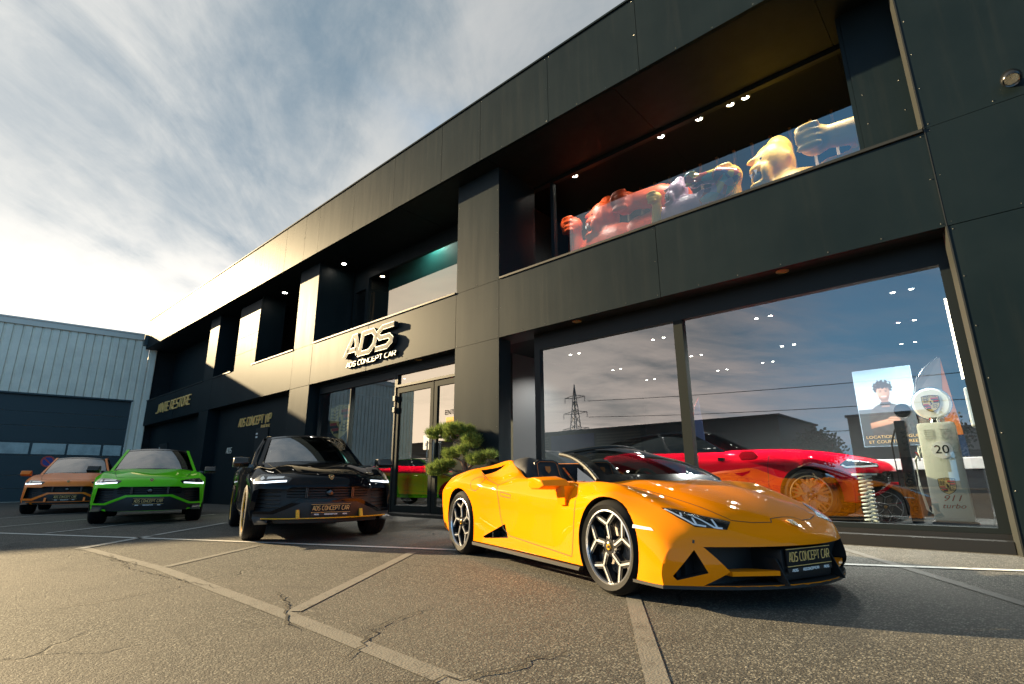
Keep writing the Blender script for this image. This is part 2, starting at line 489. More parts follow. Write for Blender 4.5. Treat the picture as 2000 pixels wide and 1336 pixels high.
def word_paths(text, h, w=0.8, gap=0.3, slant=0.0, space=0.6):
    """list of per-letter path lists and total width (h = letter height, w = width/height)"""
    x = 0.0; L = []
    for ch in text:
        if ch == ' ': x += space * h; continue
        cw = w * h * (0.25 if ch == 'I' else 1.0)
        L.append([[(x + px * cw + slant * py * h, py * h) for px, py in p] for p in GL[ch]])
        x += cw + gap * h
    return L, x - gap * h
def text_mesh(text, size, fn, depth=0.002, matname='gold', wide=1.0, shear=0.0):
    cu = bpy.data.curves.new('t', 'FONT'); cu.body = text; cu.size = size; cu.shear = shear; cu.extrude = depth / 2
    cu.align_x = 'CENTER'; cu.align_y = 'CENTER'; cu.resolution_u = 3
    ob = bpy.data.objects.new('t', cu); COL.objects.link(ob)
    dg = bpy.context.evaluated_depsgraph_get(); dg.update()
    me = bpy.data.meshes.new_from_object(ob.evaluated_get(dg))
    bpy.data.objects.remove(ob); bpy.data.curves.remove(cu)
    for v in me.vertices: v.co = Vector(fn(v.co.x * wide, v.co.y, v.co.z))
    me.materials.clear(); me.materials.append(M[matname])
    return me
# ================================================================== ground
g = MB().add([(-400, -300, 0), (400, -300, 0), (400, 300, 0), (-400, 300, 0)], [(0, 1, 2, 3)]).obj('asphalt_ground', 'asphalt')
tag(g, kind='structure')

def strip(name, pts, w, z, m, jag=0.0):
    P = [Vector(p) for p in pts]; vs = []; fs = []
    for i, p in enumerate(P):
        t = (P[min(i + 1, len(P) - 1)] - P[max(i - 1, 0)]).normalized(); n = Vector((-t.y, t.x))
        ww = w[i] if hasattr(w, '__len__') else w
        vs += [(p.x + n.x * ww / 2, p.y + n.y * ww / 2, z), (p.x - n.x * ww / 2, p.y - n.y * ww / 2, z)]
    for i in range(len(P) - 1): fs.append((2 * i, 2 * i + 1, 2 * i + 3, 2 * i + 2))
    o = MB().add(vs, fs).obj(name, m)
    return tag(o, kind='structure')
strip('parking_line', [(-21, -2.46), (-12.67, 1.22), (-8.65, 3.02), (-4.35, 4.84), (-1.33, 6.16), (-0.03, 6.74), (3.0, 8.06 - 0.2)], 0.105, 0.008, 'line_new')
strip('parking_line', [(-12.03, 4.55), (-10.1, 2.77)], 0.10, 0.008, 'line_mid')
strip('parking_line', [(-10.02, 2.70), (-8.82, 1.62)], 0.12, 0.008, 'line_mid')
strip('parking_line', [(-8.86, 1.68), (-6.2, 1.80), (-3.5, 1.73), (-1.78, 1.65), (0.6, 1.58)], 0.115, 0.004, 'line_old')
strip('parking_line', [(-7.39, 3.24), (-6.26, 1.86)], 0.09, 0.0045, 'line_old')
strip('parking_line', [(-5.27, 4.10), (-3.50, 1.80)], 0.10, 0.0045, 'line_old')
strip('parking_line', [(-2.9, 4.75), (-2.155, 3.67), (-1.185, 2.18), (-0.85, 1.66)], 0.10, 0.0045, 'line_old')
strip('parking_line', [(-1.63, 7.65), (-0.06, 5.02), (0.5, 4.1)], 0.10, 0.0045, 'line_faint')
for a, b in (((-17.6, 1.0), (-21.6, 5.99)), ((-14.1, 0.95), (-18.5, 5.76)), ((-11.94, 1.68), (-15.6, 5.6))):
    strip('parking_line', [a, b], 0.09, 0.0085, 'line_mid')

rc = random.Random(3)
def crack(pts, w):
    out = []
    P = [Vector(p) for p in pts]
    for a, b in zip(P[:-1], P[1:]):
        n = max(3, int((b - a).length / 0.045)); d = b - a; nn = Vector((-d.y, d.x)).normalized()
        for k in range(n):
            t = k / n
            out.append(a + d * t + nn * rc.gauss(0, 0.016))
    out.append(P[-1])
    ws = [w * rc.uniform(0.35, 1.3) * min(1, 0.2 + 3 * min(i, len(out) - 1 - i) / len(out)) for i in range(len(out))]
    strip('pavement_crack', out, ws, 0.009, 'crack')
crack([(-4.25, 2.05), (-4.14, 1.99), (-3.85, 1.90), (-3.59, 1.82), (-3.3, 1.66), (-3.04, 1.60)], 0.016)
crack([(-2.94, 2.45), (-2.85, 2.2), (-2.79, 1.93), (-2.6, 1.74), (-2.44, 1.56), (-2.4, 1.50)], 0.014)
crack([(-2.05, 1.45), (-1.94, 1.52), (-1.8, 1.72), (-1.74, 1.92), (-1.76, 2.10), (-1.65, 2.35)], 0.016)
crack([(-1.8, 1.72), (-1.55, 1.74), (-1.3, 1.66)], 0.010)
crack([(-8.4, 1.62), (-7.2, 1.68), (-6.42, 1.60), (-5.47, 1.70), (-4.7, 1.76), (-4.5, 2.02)], 0.014)
crack([(-4.7, 0.55), (-4.73, 0.66), (-4.83, 1.16), (-4.98, 1.53), (-5.2, 1.9)], 0.008)
crack([(-7.9, 1.75), (-7.2, 1.62), (-6.9, 1.74), (-6.5, 1.66)], 0.012)

# ================================================================== showroom
YF, YC = 7.94, 7.49
ZB, ZS, ZSOF, ZTOP = 3.77, 5.10, 7.93, 9.57
show = empty('car_showroom', (-16.0, YF, 0))
tag(show, 'long two storey showroom clad in dark panels with recessed shop windows', 'building')
rpan = random.Random(21)
rv = []          # rivet positions, joined at the end
def panel(x0, x1, z0, z1, y, t=0.06, gap=0.006, name='cladding_panel', rivets=True):
    mb = MB().box(x0 + gap, x1 - gap, y, y + t, z0 + gap, z1 - gap)
    ax, az = rpan.gauss(0, .0016), rpan.gauss(0, .0016); cx_, cz_ = (x0 + x1) / 2, (z0 + z1) / 2
    mb.v = [(vx, vy + (vx - cx_) * ax + (vz - cz_) * az, vz) for vx, vy, vz in mb.v]      # panels never hang dead true
    mb.obj(name, 'panel', show, world=True)
    if rivets:
        for xx in (x0 + 0.05, x1 - 0.05):
            for k in range(int((z1 - z0) / 0.55) + 1): rv.append((xx, y, z0 + 0.05 + k * (z1 - z0 - 0.1) / max(1, int((z1 - z0) / 0.55))))
        nx = int((x1 - x0) / 0.6)
        for k in range(1, nx):
            rv.append((x0 + 0.05 + k * (x1 - x0 - 0.1) / nx, y, z0 + 0.05))
# roof fascia
fx = [-34.6, -32.0, -29.5, -27.0, -24.5, -21.95, -19.45, -17.48, -16.08, -15.15, -13.09, -11.07, -9.08, -7.71, -5.70, -3.62, -0.95, 1.6, 4.2, 8.0]
for a, b in zip(fx[:-1], fx[1:]): panel(a, b, ZSOF, ZTOP, YC)
def wpart(name, boxes, m='panel_in'):
    mb = MB()
    for b in boxes: mb.box(*b)
    return mb.obj(name, m, show, world=True)
wpart('parapet_cap', [(-34, 8, YC - 0.03, YC + 0.35, ZTOP, ZTOP + 0.04)], 'panel')
wpart('roof', [(-34, 8, YC + 0.08, 22, 8.7, 9.0)], 'panel_in')
# soffit boards
sx = [-33.9, -29.0, -24.0, -19.0, -14.82, -10.84, -7.55, -4.2, -0.9, 2.5, 8.0]
for a, b in zip(sx[:-1], sx[1:]):
    MB().box(a + .006, b - .006, YC + 0.07, 9.24, ZSOF + 0.004, ZSOF + 0.06).obj('soffit_board', 'panel_in', show, world=True)
wpart('soffit_beam', [(-33.9, 8, 9.25, 9.40, 7.89, 7.99)], 'panel_in')
# columns and band
panel(-8.92, -7.53, 5.10, ZSOF, YF, gap=0.004); panel(-8.92, -7.53, ZB, 5.10, YF, gap=0.004); panel(-8.92, -7.53, 0.0, ZB, YF, gap=0.004)
panel(-17.05, -15.75, 5.10, ZSOF, YF); panel(-17.05, -15.75, ZB, 5.10, YF); panel(-17.05, -15.75, 0.0, ZB, YF)
for a, b in ((-7.53, -3.78), (-3.78, 0.0), (-15.75, -12.6), (-12.6, -8.92), (-20.4, -17.05), (-24.3, -20.4), (-29.0, -24.3), (-33.9, -29.0)):
    panel(a, b, ZB, ZS, YF)
for a, b, z0, z1 in ((-25.4, -24.3, 5.10, ZSOF), (-25.4, -24.3, 0, ZB)): panel(a, b, z0, z1, YF)
for k in range(4): panel(-22.35, -20.4, 5.12 + k * 0.665, 5.12 + (k + 1) * 0.665, YF + 0.10, rivets=False)
# right hand wall
for a, b in ((0.0, 2.6), (2.6, 5.2), (5.2, 8.0)):
    for z0, z1 in ((0.0, ZB), (ZB, ZS + 0.04), (ZS + 0.04, ZSOF)): panel(a, b, z0, z1, YF - 0.005, gap=0.004)
for z0, z1 in ((0.0, ZB), (ZS + 0.07, ZSOF)):
    MB().prism([(-0.012, YF - 0.012), (0.004, YF - 0.012), (0.004, YF + 0.2), (-0.06, YF + 0.2)], lambda u, v, d: (u, v, d), z0, z1).obj('corner_trim', 'trim', show, world=True)
MB().box(-0.008, 0.003, YF - 0.012, YF + 0.01, ZB, ZS + 0.06).obj('corner_trim', 'trim', show, world=True)
# reveals of the recesses (side walls, thin and dark)
def reveal(x, y0, y1, z0, z1): wpart('reveal_wall', [(x - 0.03, x + 0.03, y0, y1, z0, z1)], 'panel')
reveal(-7.57, YF + .062, 9.24, ZS, ZSOF); reveal(-8.88, YF + .062, 9.24, ZS, ZSOF); reveal(-15.79, YF + .062, 9.24, ZS, ZSOF); reveal(-17.01, YF + .062, 9.24, ZS, ZSOF)
reveal(-20.44, YF + .165, 9.0, ZS, ZSOF); reveal(-22.31, YF + .165, 9.0, ZS, ZSOF); reveal(-24.34, YF + .062, 9.0, ZS, ZSOF); reveal(-25.36, YF + .062, 9.0, ZS, ZSOF)
reveal(-7.57, YF + .062, 8.32, 0, ZB); reveal(-8.88, YF + .062, 8.32, 0, ZB); reveal(-15.79, YF + .062, 8.32, 0, ZB); reveal(-17.01, YF + .062, 8.4, 0, ZB)
reveal(-24.34, YF + .062, 8.4, 0, ZB); reveal(-25.36, YF + .062, 8.4, 0, ZB)
# lintel undersides and sills
wpart('lintel_soffit', [(-33.9, 0.0, YF + 0.065, 8.6, ZB + 0.02, ZB + 0.06)], 'panel_in')
for a, b in ((-7.50, -0.02), (-15.72, -8.95), (-20.40, -17.08), (-24.28, -22.36), (-33.9, -25.42)):
    wpart('sill_cap', [(a, b, YF - 0.03, YF + 0.075, ZS + 0.003, ZS + 0.045)], 'trim' if a > -16 else 'frame')
    wpart('sill_floor', [(a, b, YF + 0.08, 9.26, ZS - 0.05, ZS - 0.005)], 'panel_in')
wpart('plinth', [(-7.5, -0.06, 8.10, 8.32, 0.0, 0.13), (-7.5, -0.06, 8.325, 8.76, 0.0, 0.188)], 'black')
wpart('plinth', [(-15.7, -8.95, 8.1, 8.62, 0.0, 0.06)], 'black')
# recess back walls left of the sign
wpart('recess_wall', [(-33.9, -17.05, 8.40, 8.50, 0.0, ZB + 0.06)], 'panel')
wpart('recess_wall', [(-33.9, -25.4, 9.0, 9.1, ZS, ZSOF), (-24.3, -22.3, 9.0, 9.1, ZS, ZSOF)], 'panel')
MB().box(-0.70, -0.06, 8.60, 8.65, ZS, ZSOF).obj('cladding_panel', 'panel', show, world=True)
for zz in (5.4, 5.9, 6.4): rv.append((-0.15, 8.60, zz)); rv.append((-0.60, 8.60, zz))
wpart('recess_wall', [(-0.06, 0.05, 8.60, 8.65, ZS, ZSOF), (-0.76, -0.705, 8.62, 9.26, ZS, ZSOF)], 'panel')
wpart('recess_wall', [(-20.44, -17.0, 9.10, 9.2, ZS, 5.3), (-19.2, -18.5, 9.0, 9.1, 5.3, ZSOF), (-17.35, -17.0, 9.0, 9.1, 5.3, ZSOF)], 'panel')
# rivets (one joined stuff part)
mb = MB()
for x, y, z in rv:
    r_ = 0.009; a = [(x + r_ * math.cos(k * 1.0472), y - 0.001, z + r_ * math.sin(k * 1.0472)) for k in range(6)] + [(x, y - 0.007, z)]
    mb.add(a, [(k, (k + 1) % 6, 6) for k in range(6)])
tag(mb.obj('rivets', 'rivet', show, world=True), kind='stuff')

# interior shell
M['floor_in'] = mat('polished showroom floor', (0.10, 0.11, 0.115), 0.18, var=0.1)
M['wall_in'] = mat('dark interior wall', (0.022, 0.027, 0.03), 0.6)
M['ceil_in'] = mat('showroom ceiling', (0.006, 0.008, 0.009), 0.7, spec=0.1)
wpart('interior_floor', [(-16.9, -0.05, 8.44, 16, 0.10, 0.20), (-16.9, 0.4, 9.45, 16, 4.75, 4.90)], 'floor_in')
wpart('interior_ceiling', [(-16.9, 0.4, 8.62, 16, 3.86, 3.95), (-16.9, 0.4, 9.42, 16, 8.26, 8.34)], 'ceil_in')
wpart('interior_wall', [(-33.9, 8, 16, 16.1, 0, 8.6), (-0.05, 0.45, 8.45, 16, 0, 3.9), (-16.95, -16.85, 8.6, 16, 0, 8.0), (-8.6, -8.5, 9.45, 16, 0.2, 8.2), (0.40, 0.45, 9.4, 16, 4.9, 8.25)], 'wall_in')
wpart('floor_slab', [(-33.9, 8, 8.62, 9.44, 3.96, 5.04)], 'panel_in')
wpart('side_wall', [(7.9, 8, YF + .07, 22, 0, 8.6), (-34, -33.9, YF + .07, 22, 0, 8.6), (-34, 8, 21.9, 22, 0, 8.6)], 'panel_in')

# windows: frame > panes
def pane(a, b, y, z0, z1, glass, parent):
    me = bpy.data.meshes.new('pane'); me.from_pydata([(a, y, z0), (b, y, z0), (b, y, z1), (a, y, z1)], [], [(0, 1, 2, 3)])
    me.materials.append(M[glass]); put('pane', me, parent, True)
def window(name, x0, x1, z0, z1, y, mulls=(), fw=0.06, bottom=0.05, top=0.06, glass='glass'):
    mb = MB()
    mb.box(x0 - fw, x0, y - 0.06, y + 0.06, z0 - bottom, z1 + top); mb.box(x1, x1 + fw, y - 0.06, y + 0.06, z0 - bottom, z1 + top)
    mb.box(x0, x1, y - 0.06, y + 0.06, z0 - bottom, z0); mb.box(x0, x1, y - 0.06, y + 0.06, z1, z1 + top)
    fr = mb.obj(name, 'frame', show, world=True)
    xs = [x0] + [v for m_ in mulls for v in m_] + [x1]
    for a, b in zip(xs[::2], xs[1::2]):
        pane(a, b, y, z0, z1, glass, fr)
    for a, b in mulls:
        MB().box(a, b, y - 0.07, y + 0.07, z0, z1).obj('mullion', 'mullion', fr, world=True)
    return fr
window('shop_window', -6.745, -0.165, 0.25, 3.44, 8.40, [(-3.784, -3.624)], fw=0.14, top=0.36, bottom=0.06)
window('upper_window', -6.97, -0.78, 5.04, 7.86, 9.32, fw=0.09, top=.03)
window('upper_window', -14.85, -9.0, 5.04, 7.50, 9.32, fw=0.08, top=.4, glass='glass_bronze')
MB().box(-14.4, -8.95, 9.75, 9.77, 4.95, 7.9).obj('window_glow_sheet', mat('teal glow sheet', (.02, .22, .21), .7), show, world=True)  # teal sheet added; its colour stands in for the room's glow
wpart('recess_wall', [(-15.75, -15.72, 9.26, 9.36, ZS, ZSOF), (-15.72, -14.94, 9.27, 9.37, 7.2, ZSOF)], 'panel_in')
window('upper_window', -15.67, -14.98, 5.04, 7.15, 9.32, fw=0.04)
window('shop_window', -15.60, -11.65, 0.12, 3.49, 8.32, [(-13.82, -13.78)], fw=0.05, top=0.2)
window('transom_window', -11.53, -8.95, 3.28, 3.55, 8.32, fw=0.06, bottom=0.06, glass='glass_bronze')
window('upper_window', -18.5, -17.4, 5.2, 7.0, 9.05, fw=0.05)
wpart('door_lintel', [(-15.7, -8.92, 8.24, 8.40, 3.70, ZB + .06), (-11.6, -8.92, 8.25, 8.39, 3.61, 3.70)], 'frame')
# entrance doors
for a, b, hx in ((-11.58, -10.06, -10.16), (-10.03, -8.95, -9.93)):
    mb = MB(); w = 0.115
    mb.box(a, a + w, 8.28, 8.36, 0.08, 3.19); mb.box(b - w, b, 8.28, 8.36, 0.08, 3.19)
    mb.box(a + w, b - w, 8.28, 8.36, 0.08, 0.24); mb.box(a + w, b - w, 8.28, 8.36, 3.06, 3.19)
    d = mb.obj('entrance_door', 'mullion', show, world=True)
    pane(a + w, b - w, 8.32, .24, 3.06, 'glass_bronze', d)
    MB().tube([(hx, 8.22, 0.95), (hx, 8.22, 1.75)], 0.018).tube([(hx, 8.22, 1.0), (hx, 8.5, 1.0)], 0.012).tube([(hx, 8.22, 1.7), (hx, 8.5, 1.7)], 0.012).obj('door_handle', 'chrome', d, smooth=True, world=True)
    for zz in (2.55, 2.85):
        if a < -11: MB().rbox(a - 0.05, a + 0.05, 8.20, 8.28, zz, zz + 0.14, 0.012).obj('door_hinge', 'black', d, world=True)
# dark doors under the VIP sign
for a, b in ((-20.35, -19.3), (-31.9, -30.6)):
    d = MB().box(a, b, 8.36, 8.40, 0.02, 2.75).obj('service_door', 'frame', show, world=True)
    MB().box(a + 0.06, a + 0.20, 8.35, 8.36, 2.40, 2.46).box(a + 0.06, a + 0.20, 8.35, 8.36, 2.52, 2.58).obj('door_sticker', 'white', d, world=True)
    MB().tube([(b - 0.12, 8.31, 1.0), (b - 0.12, 8.31, 1.4)], 0.015).obj('door_handle', 'chrome', d, smooth=True, world=True)

# ================================================================== neighbouring warehouse
M['cladding'] = mat('pale corrugated steel', (0.85, 0.79, 0.66), 0.5, metal=0.0, var=0.08, vscale=1.2)
M['garage'] = mat('dark teal garage door', (0.012, 0.030, 0.036), 0.5)
M['trimteal'] = mat('grey green eaves trim', (0.66, 0.62, 0.54), 0.5)
M['gpane'] = mat('milky garage door pane', (0.20, 0.22, 0.20), 0.08, coat=0.6, var=0.4, vscale=1.4)
ware = empty('warehouse', (-33.75, YF, 0), math.atan2(-.989, -.148))
tag(ware, 'pale corrugated steel warehouse beside the dark showroom with a wide garage door', 'building')
def rib_sheet(u0, u1, z0, z1):
    w = u1 - u0; prof = [(u0 + .004, 0), (u0 + w * .70, 0), (u0 + w * .76, -.05), (u0 + w * .92, -.05), (u0 + w * .985, 0)]
    vs = []; fs = []
    for u, v in prof: vs += [(u, v, z0), (u, v, z1)]
    for i in range(len(prof) - 1): fs.append((2 * i, 2 * i + 2, 2 * i + 3, 2 * i + 1))
    return MB().add(vs, fs)
for k in range(24):
    u0 = -0.07 + k * 0.35
    rib_sheet(u0, u0 + .35, 0.0 if u0 + .175 < 0.62 else 5.08, 8.42).obj('cladding_sheet', 'cladding', ware)
mb = MB(); u0 = -0.07 + 24 * 0.35
while u0 < 19.3:
    s_ = rib_sheet(u0, u0 + .35, 5.08 if u0 < 12 else 0, 8.42); mb.add(s_.v, s_.f); u0 += .35
tag(mb.obj('cladding_sheets', 'cladding', ware), kind='stuff')
MB().box(0.62, 19.4, -12, -0.06, 8.3, 8.672).obj('roof', 'trimteal', ware)
MB().box(-0.05, 19.4, -12, -0.07, 0, 0.01).box(19.3, 19.4, -12, -0.07, 0, 8.4).box(-0.06, 19.3, -12, -11.9, 0, 8.4).box(-0.1, -0.05, -12, -.07, 0, 8.4).box(12, 19.3, -.12, -.07, 0, 8.4).box(.62, 12, -.12, -.07, 5.08, 8.4).obj('wall', 'cladding', ware)
MB().box(0.60, 19.4, 0.0, 0.10, 8.40, 8.68).box(0.6, 19.4, -0.06, 0.14, 8.68, 8.75).obj('eaves_trim', 'trimteal', ware)
MB().box(-0.3, 0.58, -0.05, 0.18, 8.12, 8.70).obj('gutter_box', 'garage', ware)
MB().box(0.60, 0.66, -0.25, 0.02, 0, 5.08).obj('door_jamb', 'trimteal', ware)
MB().box(0.6, 12, -0.25, 0.03, 5.02, 5.10).obj('door_head', 'garage', ware)
gz = [0.0, 0.62, 1.22, 2.14, 2.78, 3.55, 4.22, 5.02]
for i, (a, b) in enumerate(zip(gz[:-1], gz[1:])):
    sec = MB().box(0.66, 12, -0.22, -0.16, a + .006, b - .006).obj('door_section', 'garage', ware)
    if i == 3:
        for p0, p1 in ((0.75, 1.5), (1.6, 2.9), (2.98, 4.24), (4.34, 5.6), (5.7, 6.9)):
            MB().rbox(p0, p1, -0.165, -0.145, 2.20, 2.73, 0.008).obj('window_pane', 'gpane', sec)
M['sign_blue'] = mat('sign blue', (0.02, 0.03, 0.25), 0.4)
M['sign_red'] = mat('sign red', (0.55, 0.04, 0.03), 0.4)
ns = empty('no_parking_sign', tuple(ware.matrix_basis @ Vector((3.55, -0.155, 1.87))), ware.rotation_euler.z)
tag(ns, 'small round no parking sign on the dark garage door behind the orange car', 'sign')
MB().lathe([(0, .012), (.215, .012), (.215, 0), (0, 0)], 28, 'y').obj('disc', 'sign_blue', ns)
MB().lathe([(.20, .018), (.27, .018), (.27, .0), (.20, .0), (.20, .018)], 28, 'y').obj('ring', 'sign_red', ns)
MB().prism([(-.16, -.12), (-.12, -.16), (.16, .12), (.12, .16)], lambda u, v, d: (u, d, v), 0.013, 0.018).obj('slash', 'sign_red', ns)
for _c in ns.children: _c['dummy'] = 0; del _c['dummy']
# ================================================================== vehicle tools
def pchip(xs, ys, x):
    xs = np.asarray(xs, float); ys = np.asarray(ys, float)
    if xs[0] > xs[-1]: xs = xs[::-1]; ys = ys[::-1]
    h = np.diff(xs); d = np.diff(ys) / h; n = len(xs); m = np.zeros(n)
    for i in range(1, n - 1):
        if d[i - 1] * d[i] > 0:
            w1 = 2 * h[i] + h[i - 1]; w2 = h[i] + 2 * h[i - 1]
            m[i] = (w1 + w2) / (w1 / d[i - 1] + w2 / d[i])
    m[0] = d[0]; m[-1] = d[-1]
    x = np.clip(x, xs[0], xs[-1]); k = np.clip(np.searchsorted(xs, x) - 1, 0, n - 2)
    t = (x - xs[k]) / h[k]
    return ((1 + 2 * t) * (1 - t) ** 2 * ys[k] + t * (1 - t) ** 2 * h[k] * m[k] + t * t * (3 - 2 * t) * ys[k + 1] + t * t * (t - 1) * h[k] * m[k + 1])

def section(P, soft, k):
    """smooth curve through the rows of P; soft[j] 0 = crease, 1 = smooth"""
    n = len(P); out = []
    L = np.linalg.norm(np.diff(P, axis=0), axis=1) + 1e-9
    D = np.diff(P, axis=0) / L[:, None]
    T = np.zeros_like(P)
    for j in range(1, n - 1): T[j] = (D[j - 1] * L[j] + D[j] * L[j - 1]) / (L[j - 1] + L[j])
    T[0] = D[0]; T[-1] = D[-1]
    for j in range(n - 1):
        a = soft[j] * T[j] + (1 - soft[j]) * D[j]; b = soft[j + 1] * T[j + 1] + (1 - soft[j + 1]) * D[j]
        for i in range(k):
            t = i / k
            h00 = (1 + 2 * t) * (1 - t) ** 2; h10 = t * (1 - t) ** 2; h01 = t * t * (3 - 2 * t); h11 = t * t * (t - 1)
            out.append(h00 * P[j] + h10 * L[j] * a + h01 * P[j + 1] + h11 * L[j] * b)
    out.append(P[-1])
    return np.array(out)

def loft_body(cols, soft, xs, bend_f, bend_r, k=6, ctop=4, cbot=7, bulge=0.03):
    """closed mirrored shell; cols: per column (ys table, zs table); returns bmesh"""
    rows = []
    for x in xs:
        P = np.array([[x, pchip([a for a, _ in ty], [b for _, b in ty], x), pchip([a for a, _ in tz], [b for _, b in tz], x)] for ty, tz in cols])
        S = section(P, soft, k)
        S[:, 0] = x - bend_f(x, S[:, 1]) + bend_r(x, S[:, 1])
        rows.append(S)
    G = np.array(rows); bm = bmesh.new()
    def addgrid(G):
        V = [[bm.verts.new(tuple(p)) for p in r] for r in G]
        for i in range(len(V) - 1):
            for j in range(len(V[0]) - 1):
                try: bm.faces.new((V[i][j], V[i + 1][j], V[i + 1][j + 1], V[i][j + 1]))
                except ValueError: pass
    addgrid(G)
    for end, sgn in ((0, 1), (-1, -1)):
        row = G[end]
        top = row[:ctop * k + 1]; right = row[ctop * k:cbot * k + 1]; bot = row[cbot * k:][::-1]
        nu = len(top); nv = len(right)
        bi = np.linspace(0, len(bot) - 1, nu); i0 = np.floor(bi).astype(int).clip(0, len(bot) - 2); fr = (bi - i0)[:, None]
        bot = bot[i0] * (1 - fr) + bot[i0 + 1] * fr
        cap = np.zeros((nv, nu, 3))
        lv = np.linspace(0, 1, nv)
        left = top[0][None] * (1 - lv[:, None]) + bot[0][None] * lv[:, None]
        for a in range(nv):
            v = a / (nv - 1)
            for b in range(nu):
                u = b / (nu - 1)
                c = (1 - v) * top[b] + v * bot[b] + (1 - u) * left[a] + u * right[a] - ((1 - u) * (1 - v) * top[0] + u * (1 - v) * top[-1] + (1 - u) * v * bot[0] + u * v * bot[-1])
                c[0] += sgn * bulge * math.sin(math.pi * v) * (1 - u ** 4)
                cap[a, b] = c
        addgrid(cap)
    bmesh.ops.remove_doubles(bm, verts=bm.verts, dist=0.0008)
    ge = bm.verts[:] + bm.edges[:] + bm.faces[:]
    r = bmesh.ops.duplicate(bm, geom=ge)
    nv = [e for e in r['geom'] if isinstance(e, bmesh.types.BMVert)]
    for v in nv: v.co.y = -v.co.y
    bmesh.ops.reverse_faces(bm, faces=[e for e in r['geom'] if isinstance(e, bmesh.types.BMFace)])
    bmesh.ops.remove_doubles(bm, verts=bm.verts, dist=0.0008)
    bmesh.ops.recalc_face_normals(bm, faces=bm.faces)
    return bm

def inpoly(px, py, poly):
    c = False; n = len(poly)
    for i in range(n):
        x1, y1 = poly[i]; x2, y2 = poly[(i + 1) % n]
        if (y1 > py) != (y2 > py) and px < (x2 - x1) * (py - y1) / (y2 - y1 + 1e-12) + x1: c = not c
    return c
def frame_for(P, d):
    d = Vector(d).normalized(); a = (P[1] - P[0]); a = (a - d * a.dot(d)).normalized(); b = d.cross(a)
    return d, a, b
def cut_poly(bm, poly, d, reach=0.35, pocket=0.0, wall_mi=1):
    """cut the outline of a 3D polygon through the shell along d, remove the inside, fold the rim inward"""
    P = [Vector(p) for p in poly]; d, a, b = frame_for(P, d)
    c = sum(P, Vector()) / len(P); rad = max((p - c - d * (p - c).dot(d)).length for p in P)
    P2 = [((p - c).dot(a), (p - c).dot(b)) for p in P]
    def near(f):
        q = f.calc_center_median() - c
        t = q.dot(d)
        return abs(t) < reach and (q - d * t).length < rad * 1.12 + 0.06 and f.normal.dot(d) < 0.25
    for i in range(len(P)):
        n = (P[(i + 1) % len(P)] - P[i]).cross(d)
        if n.length < 1e-6: continue
        n.normalize()
        e0, e1 = Vector(P2[i]), Vector(P2[(i + 1) % len(P)])
        mid = (e0 + e1) / 2; hl = (e1 - e0).length / 2
        fs = []
        for f in bm.faces:
            if not near(f): continue
            q = f.calc_center_median() - c
            if (Vector((q.dot(a), q.dot(b))) - mid).length < hl + 0.07: fs.append(f)
        if not fs: continue
        gs = set(fs)
        for f in fs: gs.update(f.edges); gs.update(f.verts)
        bmesh.ops.bisect_plane(bm, geom=list(gs), plane_co=P[i], plane_no=n, dist=1e-5)
    dead = []
    for f in bm.faces:
        if near(f):
            q = f.calc_center_median() - c
            if inpoly(q.dot(a), q.dot(b), P2): dead.append(f)
    rim = set()
    ds = set(dead)
    for f in dead:
        for e in f.edges:
            if any(o not in ds for o in e.link_faces): rim.add(e)
    bmesh.ops.delete(bm, geom=dead, context='FACES')
    rim = [e for e in rim if e.is_valid]
    if pocket and rim:
        r = bmesh.ops.extrude_edge_only(bm, edges=rim)
        nv = [e for e in r['geom'] if isinstance(e, bmesh.types.BMVert)]
        for v in nv: v.co += d * pocket
        for f in r['geom']:
            if isinstance(f, bmesh.types.BMFace): f.material_index = wall_mi
def arch_poly(cx, cz, r, y, n=36, zmin=None, ry=None):
    return [(cx + r * math.cos(2 * math.pi * k / n), y, cz + (ry or r) * math.sin(2 * math.pi * k / n)) for k in range(n)]

def bm_mesh(bm, name, mats, angle=28):
    me = bpy.data.meshes.new(name); bm.to_mesh(me)
    for m in mats: me.materials.append(M[m])
    me.polygons.foreach_set('use_smooth', [True] * len(me.polygons)); me.set_sharp_from_angle(angle=R(angle))
    return me

